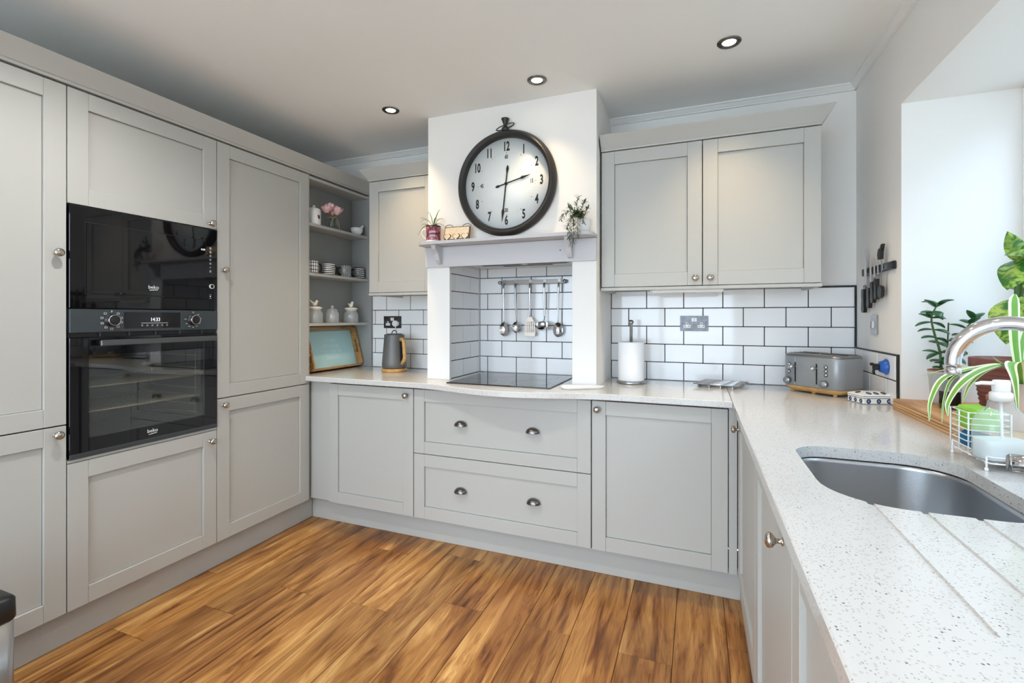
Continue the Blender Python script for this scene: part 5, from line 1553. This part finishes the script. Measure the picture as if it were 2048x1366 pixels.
PQ = thing('heart_plaque', 'small wooden plaque with three cut-out hearts on the mantel', 'plaque', (0.982, -0.478, ZM))
ln_ = math.radians(12)
FP = frame((0.982, -0.500, ZM + 0.001), (1, 0, 0), (0, math.sin(ln_), math.cos(ln_)), (0, -math.cos(ln_), math.sin(ln_)))
obj('board', MB(FP).prism(rrect(-0.080, 0.010, 0.080, 0.086, 0.006, 3), -0.008, 0.0), PLAQD, PQ)
obj('board_face', MB(FP).prism(rrect(-0.075, 0.014, 0.075, 0.081, 0.005, 3), 0.0002, 0.002), PLAQUE, PQ)
def heart(cx, cy, s):
    return [(cx + s * 16 * math.sin(t) ** 3 / 17, cy + s * (13 * math.cos(t) - 5 * math.cos(2 * t) - 2 * math.cos(3 * t) - math.cos(4 * t)) / 17) for t in [2 * PI * k / 28 for k in range(28)]]
for k in range(3):
    hx_ = -0.056 + 0.056 * k
    h_ = obj('heart', MB(FP).prism(heart(hx_, 0.0245, 0.0255), 0.0021, 0.006), PLAQD, PQ)
    obj('heart_face', MB(FP).prism(heart(hx_, 0.025, 0.0205), 0.0061, 0.0078), PLAQUE, h_)
for sx in (-0.055, 0.058):
    obj('hanging_loop', MB(FP).tube([(sx + 0.026 * math.cos(t), 0.084 + 0.016 * math.sin(t), -0.002) for t in [PI * k / 12 for k in range(13)]], 0.0018, 6), PLAQD, PQ)
for k in range(3):
    obj('faint_line', MB(FP).box((-0.055, 0.069 - 0.009 * k, 0.0021), (0.055 - 0.012 * k, 0.0698 - 0.009 * k, 0.0023)), mat('plaque_print', srgb(190, 164, 134), 0.7), PQ)

TPn = thing('trailing_plant', 'trailing plant with narrow leaves in a white pot', 'plant', (1.705, -0.488, ZM))
obj('pot', MB().lathe([(0, 0), (0.028, 0), (0.036, 0.066), (0.0345, 0.068), (0.033, 0.062), (0, 0.060)], 28), WHITEC, TPn, local=True)
rt = random.Random(21)
lf = MB(); st = MB()
def sprig(pts, nl, ll=0.024):
    P = bez(pts, 8); st.tube(P, 0.0011, 5)
    nl = nl * 2
    for k in range(nl):
        t = 0.12 + 0.88 * k / nl
        i = min(int(t * (len(P) - 1)), len(P) - 2)
        b = P[i]; tg = (P[i + 1] - P[i]).normalized()
        d_ = Vector((rt.uniform(-1, 1), rt.uniform(-1, .6), rt.uniform(-.5, .9)))
        d_ = (d_ - tg * d_.dot(tg)).normalized() * .85 + tg * .5
        l = ll * rt.uniform(.7, 1.2)
        q = blade_leaf([b, b + d_ * l * .5 + Vector((0, 0, l * .12)), b + d_ * l], 0.0026, 0.3, n=2, tipw=.2)
        o_ = len(lf.v); lf.v += q.v[:len(q.v) // 2]; nf = len(q.f) // 2
        lf.f += [[i + o_ for i in f] for f in q.f[:nf]]; lf.sm += q.sm[:nf]; lf.mi += q.mi[:nf]
c0 = Vector((-0.005, -0.005, 0.062))
V = lambda x, y, z: Vector((x, y, z))
for pts, nl in (
    ([c0, V(-0.03, -0.02, 0.11), V(-0.028, -0.03, 0.15), V(-0.022, -0.03, 0.185)], 16),
    ([c0, V(-0.045, -0.03, 0.10), V(-0.075, -0.04, 0.105), V(-0.098, -0.05, 0.085), V(-0.105, -0.05, 0.058)], 22),
    ([c0, V(-0.035, -0.03, 0.10), V(-0.060, -0.04, 0.12), V(-0.070, -0.05, 0.13)], 14),
    ([c0, V(-0.01, -0.02, 0.11), V(0.004, -0.03, 0.14), V(0.015, -0.03, 0.155)], 14),
    ([c0, V(0.01, -0.03, 0.09), V(0.025, -0.04, 0.11), V(0.032, -0.04, 0.115)], 12),
    ([c0, V(-0.03, -0.05, 0.085), V(-0.045, -0.09, 0.05), V(-0.05, -0.095, -0.01), V(-0.05, -0.095, -0.045)], 30),
    ([c0, V(-0.02, -0.05, 0.09), V(-0.03, -0.09, 0.06), V(-0.03, -0.10, -0.01), V(-0.035, -0.10, -0.085)], 34),
    ([c0, V(-0.01, -0.05, 0.085), V(-0.012, -0.09, 0.05), V(-0.01, -0.095, 0.0), V(-0.008, -0.095, -0.040)], 30),
    ([c0, V(-0.035, -0.05, 0.08), V(-0.05, -0.08, 0.06), V(-0.065, -0.085, 0.025), V(-0.070, -0.085, 0.012)], 22),
    ([c0, V(0.0, -0.045, 0.09), V(0.01, -0.07, 0.08), V(0.014, -0.08, 0.05), V(0.012, -0.085, 0.03)], 22),
    ([c0, V(-0.02, -0.04, 0.095), V(-0.03, -0.07, 0.09), V(-0.035, -0.085, 0.06), V(-0.03, -0.09, 0.02)], 26)):
    sprig(pts, nl)
o = obj('stems', st, STEMR, TPn, local=True); o['kind'] = 'stuff'
o = obj('foliage', lf, LEAFR, TPn, local=True); o['kind'] = 'stuff'

# ================================================================== SILL ITEMS
JP = thing('jade_plant', 'jade plant with thick dark leaves in a grey pot', 'plant', (3.085, -0.642, ZS))
obj('pot', MB().lathe([(0, 0), (0.033, 0), (0.037, 0.01), (0.044, 0.110), (0.046, 0.112), (0.046, 0.124), (0.042, 0.124), (0.040, 0.112), (0, 0.108)], 30), POTG, JP, local=True)
obj('rim_band', MB().lathe([(0.0462, 0.1205), (0.0465, 0.1255), (0.0415, 0.1265), (0.0415, 0.1205)], 30), TERRA, JP, local=True)
obj('stake', MB().tube([(0.012, 0.01, 0.10), (0.014, 0.0, 0.30)], 0.0025, 6), STEMR, JP, local=True)
jo = Vector((3.085, -0.642, ZS))
stems = [[(3.077, -0.644, 1.055), (3.070, -0.653, 1.137), (3.048, -0.672, 1.201), (3.032, -0.689, 1.256), (3.040, -0.686, 1.289), (3.054, -0.681, 1.315)],
         [(3.083, -0.641, 1.055), (3.108, -0.638, 1.13), (3.135, -0.637, 1.185), (3.155, -0.638, 1.232), (3.180, -0.634, 1.262)],
         [(3.080, -0.643, 1.055), (3.068, -0.665, 1.10), (3.058, -0.682, 1.135)],
         [(3.085, -0.640, 1.055), (3.105, -0.655, 1.12), (3.128, -0.665, 1.165)]]
rjd = random.Random(9)
def fat_leaf(b, d_, l, w):
    m = MB(); d_ = d_.normalized()
    up = Vector((0, 0, 1)); sd = d_.cross(up).normalized(); nn = sd.cross(d_).normalized()
    N = 7; rows = []
    for i in range(N):
        t = i / (N - 1); x = l * t
        ww = w * (math.sin(PI * (0.06 + 0.94 * t ** 0.9)) ** 0.7 if 0 < i < N - 1 else 0.06); th = 0.0032 * (0.4 + math.sin(PI * t))
        lift = nn * (0.10 * l * math.sin(PI * t))
        c = b + d_ * x + lift
        rows.append([c + sd * ww * math.cos(a) + nn * th * math.sin(a) for a in [2 * PI * k / 8 for k in range(9)]])
    m.grid(rows)
    return m
for si, s_ in enumerate(stems):
    P = [q - jo for q in bez(s_, 6)]
    obj('stem', MB().tube(P, [0.0048 - 0.0026 * k / (len(P) - 1) for k in range(len(P))], 8), STEMJ, JP, local=True)
    npair = (10, 7, 3, 4)[si]
    for k in range(npair):
        t = (0.22 if si < 2 else .3) + (0.78 if si < 2 else .7) * k / max(1, npair - 1)
        i = min(int(t * (len(P) - 1)), len(P) - 1)
        a = (k % 2) * PI / 2 + rjd.uniform(-.35, .35) + 0.35
        el = 0.25 if t < .9 else 0.9
        for s2 in (0, PI):
            dv = Vector((math.cos(a + s2), math.sin(a + s2), rjd.uniform(-.55, .5) + (el - .25)))
            obj('leaf', fat_leaf(P[i], dv, rjd.uniform(0.046, 0.062), rjd.uniform(0.014, 0.018)), LEAFJ, JP, local=True)

PD = thing('soap_dispenser', 'glass dispenser with black pump beside the jade plant', 'dispenser', (3.062, -0.745, ZS))
obj('bottle', MB().lathe([(0, 0), (0.029, 0), (0.031, 0.004), (0.031, 0.075), (0.024, 0.090), (0.013, 0.096), (0.013, 0.104), (0, 0.104)], 24), GLASS, PD, local=True)
obj('liquid', MB().lathe([(0, 0.004), (0.028, 0.004), (0.028, 0.045), (0, 0.045)], 24), mat('dark_liquid', srgb(60, 52, 48), 0.3), PD, local=True)
obj('label', MB().lathe([(0.0313, 0.018), (0.0315, 0.018), (0.0315, 0.062), (0.0313, 0.062)], 24, a0=PI * 1.05, a1=PI * 1.75), BLACK, PD, local=True)
pm = MB(); pm.lathe([(0, 0.104), (0.015, 0.104), (0.015, 0.118), (0.006, 0.121), (0.005, 0.134), (0.0, 0.134)], 18)
pm.box((-0.024, -0.006, 0.134), (0.010, 0.006, 0.142), 0.002)
obj('pump', pm, BLACK, PD, local=True)

def pot(name, lab, loc, r0, r1, h, m, extra=None):
    T = thing(name, lab, 'plant', (loc[0], loc[1], ZS))
    prof = [(0, 0), (r0, 0), (r0 + 0.002, 0.004)]
    if extra == 'rib':
        for k in range(9):
            z = 0.01 + (h - 0.05) * k / 9; r = r0 + (r1 - r0) * z / h
            prof += [(r, z), (r + 0.0022, z + 0.005), (r, z + 0.011)]
        prof += [(r1 + 0.002, h - 0.034), (r1 + 0.005, h - 0.030), (r1 + 0.005, h - 0.004)]
    prof += [(r1 + (0.003 if extra else 0), h), (r1 - 0.004, h), (r1 - 0.007, h - 0.014), (0, h - 0.016)]
    obj('pot', MB().lathe(prof, 40), m, T, local=True)
    obj('soil', MB().lathe([(0, h - 0.0135), (r1 - 0.0075, h - 0.0140)], 28), SOIL, T, local=True)
    return T
DP = pot('variegated_plant', 'large mottled green leaves in a brown ribbed pot', (3.20, -0.80), 0.07, 0.098, 0.185, POTB, 'rib')
dl0 = Vector((3.20, -0.80, ZS))
def broad_leaf(base, tip, w, nrm, bend=0.12):
    b, t_ = Vector(base), Vector(tip); ax = t_ - b; l = ax.length; d_ = ax.normalized()
    nn = Vector(nrm); nn = (nn - d_ * nn.dot(d_)).normalized(); sd = d_.cross(nn)
    rows = []
    for i in range(11):
        t = i / 10
        ww = w * (math.sin(PI * t ** 0.62) ** 0.8 if 0 < t < 1 else 0.0)
        c = b + ax * t + nn * (bend * l * math.sin(PI * t)) - Vector((0, 0, 0))
        rows.append([c + sd * (ww * s_) + nn * (-0.18 * ww * abs(s_) + 0.03 * ww * math.sin(9 * t + 4 * s_)) for s_ in (-1, -.66, -.33, 0, .33, .66, 1)])
    m = MB().grid([[tuple(p) for p in r] for r in rows])
    return m
leafs = [((3.235, -0.83, 1.462), (3.150, -0.885, 1.352), 0.058, (-.75, -.6, .35)),
         ((3.215, -0.84, 1.335), (3.150, -0.880, 1.180), 0.072, (-.75, -.6, .25)),
         ((3.26, -0.86, 1.42), (3.235, -0.93, 1.30), 0.060, (-.7, -.7, .3)),
         ((3.22, -0.80, 1.50), (3.22, -0.98, 1.44), 0.06, (-.4, 0, .9)),
         ((3.24, -0.78, 1.40), (3.29, -0.66, 1.36), 0.05, (-.4, -.4, .8)),
         ((3.22, -0.82, 1.45), (3.19, -0.80, 1.55), 0.028, (-.7, -.7, .2))]
for b, t_, w, nr in leafs:
    lo_ = obj('leaf', broad_leaf(Vector(b) - dl0, Vector(t_) - dl0, w, nr), LEAFD, DP, local=True)
    q = Vector(b) - dl0
    obj('stem', MB().tube(bez([(0.01, 0.0, 0.17), (q.x * .5, q.y * .4, 0.17 + (q.z - 0.17) * .55), tuple(q)], 6), 0.0035, 7), STEMJ, DP, local=True)
SPp = pot('spider_plant', 'spider plant with white-edged arching leaves in a pink pot', (3.10, -1.07), 0.042, 0.057, 0.135, POTP)
so = Vector((3.10, -1.07, ZS))
sleaves = [([(3.094, -1.073, 1.07), (3.06, -1.09, 1.125), (2.973, -1.142, 1.128), (2.882, -1.178, 1.119), (2.825, -1.19, 1.101)], .0085),
 ([(3.09, -1.08, 1.07), (3.05, -1.11, 1.13), (2.951, -1.194, 1.130), (2.843, -1.279, 1.108), (2.80, -1.317, 1.053), (2.791, -1.332, 1.001)], .0125),
 ([(3.09, -1.08, 1.07), (3.04, -1.13, 1.13), (2.941, -1.24, 1.130), (2.86, -1.326, 1.102), (2.817, -1.364, 1.055), (2.811, -1.377, 1.024)], .0135),
 ([(3.096, -1.07, 1.07), (3.06, -1.08, 1.12), (3.004, -1.108, 1.115), (2.947, -1.152, 1.077), (2.918, -1.185, 1.032)], .010),
 ([(3.094, -1.074, 1.07), (3.075, -1.090, 1.188), (3.072, -1.093, 1.259), (3.078, -1.079, 1.332)], .0165),
 ([(3.085, -1.09, 1.07), (3.04, -1.17, 1.14), (2.992, -1.242, 1.142), (2.971, -1.304, 1.105), (2.959, -1.341, 1.037)], .0135),
 ([(3.097, -1.072, 1.07), (3.108, -1.046, 1.172), (3.143, -1.011, 1.258), (3.177, -0.998, 1.317)], .013),
 ([(3.09, -1.078, 1.07), (3.06, -1.09, 1.12), (3.032, -1.099, 1.140), (3.018, -1.103, 1.155)], .009),
 ([(3.09, -1.08, 1.07), (3.04, -1.12, 1.125), (2.933, -1.211, 1.124), (2.867, -1.259, 1.103), (2.841, -1.28, 1.049), (2.831, -1.294, 0.989)], .007),
 ([(3.10, -1.07, 1.07), (3.136, -1.067, 1.146), (3.181, -1.06, 1.119), (3.20, -1.064, 1.051)], .012),
 ([(3.10, -1.08, 1.07), (3.10, -1.15, 1.14), (3.10, -1.24, 1.11), (3.10, -1.29, 1.03)], .012),
 ([(3.10, -1.08, 1.07), (3.07, -1.16, 1.15), (3.05, -1.25, 1.12), (3.04, -1.29, 1.06)], .0125)]
for pts, w in sleaves:
    obj('leaf', blade_leaf([Vector(q) - so for q in pts], w, 0.22, mats=2, roundtip=(w > .016), side=(0.93, 0.36, 0) if w > .012 and pts[-1][2] > 1.2 else None), [LEAFS, LEAFW], SPp, local=True)
TPt = thing('terracotta_pot', 'small terracotta pot behind the spider plant', 'pot', (3.135, -0.90, ZS))
obj('bowl', MB().lathe([(0, 0), (0.028, 0), (0.036, 0.055), (0.040, 0.056), (0.040, 0.072), (0.036, 0.072), (0.034, 0.058), (0, 0.056)], 28), TERRA, TPt, local=True)
obj('soil', MB().lathe([(0, 0.060), (0.0335, 0.059)], 20), SOIL, TPt, local=True)

# ---- caddy, sponges and bottle beside the sink
CD = thing('sink_caddy', 'white wire sink caddy holding sponges and soap bottle', 'caddy', (2.912, -1.32, ZW))
x0, x1, ya, yb = 2.872, 2.954, -1.415, -1.235
wires = 0
def rectloop(z): return [(x0, ya, z), (x1, ya, z), (x1, yb, z), (x0, yb, z)]
def rloop(z): return [(a, b, z) for a, b in rrect(x0, ya, x1, yb, 0.012, 3)]
half = -1.325
for k in range(8):
    z = ZW + 0.020 + 0.0145 * k
    if k < 2:
        obj('wire', MB().tube(rloop(z), 0.0018, 6, closed=True), WIREW, CD)
    else:
        obj('wire', MB().tube([(a, b, z) for a, b in rrect(x0, half, x1, yb, 0.012, 3)], 0.0015, 6, closed=True), WIREW, CD)
for x in (x0, x1):
    for y in (half, (half + yb) / 2, yb):
        obj('upright', MB().tube([(x, y, ZW + 0.02), (x, y, ZW + 0.1225)], 0.0018, 6), WIREW, CD)
obj('floor_wire', MB().tube([(x0 + 0.02, ya, ZW + 0.0195), (x0 + 0.02, yb, ZW + 0.0195)], 0.0016, 6), WIREW, CD)
obj('floor_wire', MB().tube([(x1 - 0.02, ya, ZW + 0.0195), (x1 - 0.02, yb, ZW + 0.0195)], 0.0016, 6), WIREW, CD)
for k in range(5):
    y = ya + (yb - ya) * (k + .5) / 5
    obj('floor_wire', MB().tube([(x0, y, ZW + 0.0165), (x1, y, ZW + 0.0165)], 0.0014, 6), WIREW, CD)
for x, y in ((x0, ya + 0.01), (x1, ya + 0.01), (x0, yb - 0.01), (x1, yb - 0.01)):
    obj('foot', MB().tube([(x, y, ZW + 0.034), (x, y, ZW + 0.004)], 0.0022, 8), WIREW, CD)
    obj('foot_cap', MB().lathe([(0, ZW + 0.0004), (0.0038, ZW + 0.0004), (0.0038, ZW + 0.007), (0, ZW + 0.008)], 10, (x, y, 0)), WIREW, CD)
T_ = frame((2.913, -1.275, ZW + 0.074), (math.cos(.25), math.sin(.25), 0), (-math.sin(.25), math.cos(.25), 0.10), (0, 0, 1))
one('sponge', MB(T_).box((-0.030, -0.032, 0.0), (0.028, 0.034, 0.055), 0.006), SPONGE, 'lime green sponge in the wire caddy', 'sponge')
clm = MB()
for c, r in (((2.905, -1.262, ZW + 0.046), (0.026, 0.020, 0.024)), ((2.915, -1.29, ZW + 0.044), (0.028, 0.022, 0.022)), ((2.90, -1.305, ZW + 0.040), (0.020, 0.014, 0.018))):
    clm.ball(c, r, 18, 12)
rq = random.Random(4)
for i_, v in enumerate(clm.v): clm.v[i_] = v + Vector((rq.uniform(-1, 1), rq.uniform(-1, 1), rq.uniform(-1, 1))) * 0.0016
one('dishcloth', clm, CLOTH, 'crumpled blue dishcloth at the bottom of the caddy', 'cloth')
BT = thing('soap_bottle', 'clear soap bottle with white pump and white liquid', 'bottle', (2.913, -1.372, ZW + 0.022), rotz=math.radians(16))
def orr(e, z, w=0.052, d_=0.034):
    return [(a, b, z) for a, b in rrect(-w + e, -d_ + e, w - e, d_ - e, max(0.006, 0.026 - e * .5), 5)]
obj('bottle', loft([orr(0.004, 0.0), orr(0.0, 0.005), orr(0.0, 0.085), orr(0.004, 0.100), orr(0.012, 0.112), orr(0.022, 0.128), orr(0.0235, 0.140)]), PLASTC, BT, local=True)
obj('liquid', loft([orr(0.006, 0.003), orr(0.002, 0.007), orr(0.002, 0.048), orr(0.0022, 0.0485)]), SOAP, BT, local=True)
obj('collar', MB().lathe([(0, 0.1402), (0.021, 0.1402), (0.021, 0.158), (0.016, 0.162), (0, 0.162)], 24), SOCKW, BT, local=True)
obj('dip_tube', MB().tube([(0, 0, 0.14), (0.004, 0, 0.008)], 0.0028, 8), SOCKW, BT, local=True)
pm = MB(); pm.lathe([(0, 0.162), (0.0155, 0.162), (0.0165, 0.166), (0.0165, 0.184), (0.014, 0.189), (0, 0.190)], 24)
pm.tube([(-0.012, 0, 0.181), (-0.040, 0.004, 0.182), (-0.052, 0.006, 0.179)], [0.005, 0.0045, 0.0035], 10)
obj('pump', pm, SOCKW, BT, local=True)

# ================================================================== BIN
BN = thing('pedal_bin', 'brushed steel bin with black lid in the left foreground', 'bin', (0.34, -2.30, 0.0))
def bring(e, z): return [(a, b, z) for a, b in rrect(0.19 + e, -2.47 + e, 0.492 - e, -2.128 - e, 0.022, 6)]
obj('foot_rim', loft([bring(0.003, 0.0006), bring(0.001, 0.018)]), BLACK, BN)
obj('body', loft([bring(0.002, 0.0182), bring(0.002, 0.438)]), BINS, BN)
ld = obj('lid', loft([bring(0.0, 0.4382), bring(-0.0015, 0.442), bring(-0.0005, 0.492), bring(0.004, 0.498), bring(0.03, 0.500)]), BLACK, BN)
obj('lid_button', MB().lathe([(0, 0.5002), (0.030, 0.5002), (0.030, 0.5045), (0.026, 0.5055), (0, 0.5055)], 28, (0.335, -2.19, 0)), STEEL, ld)
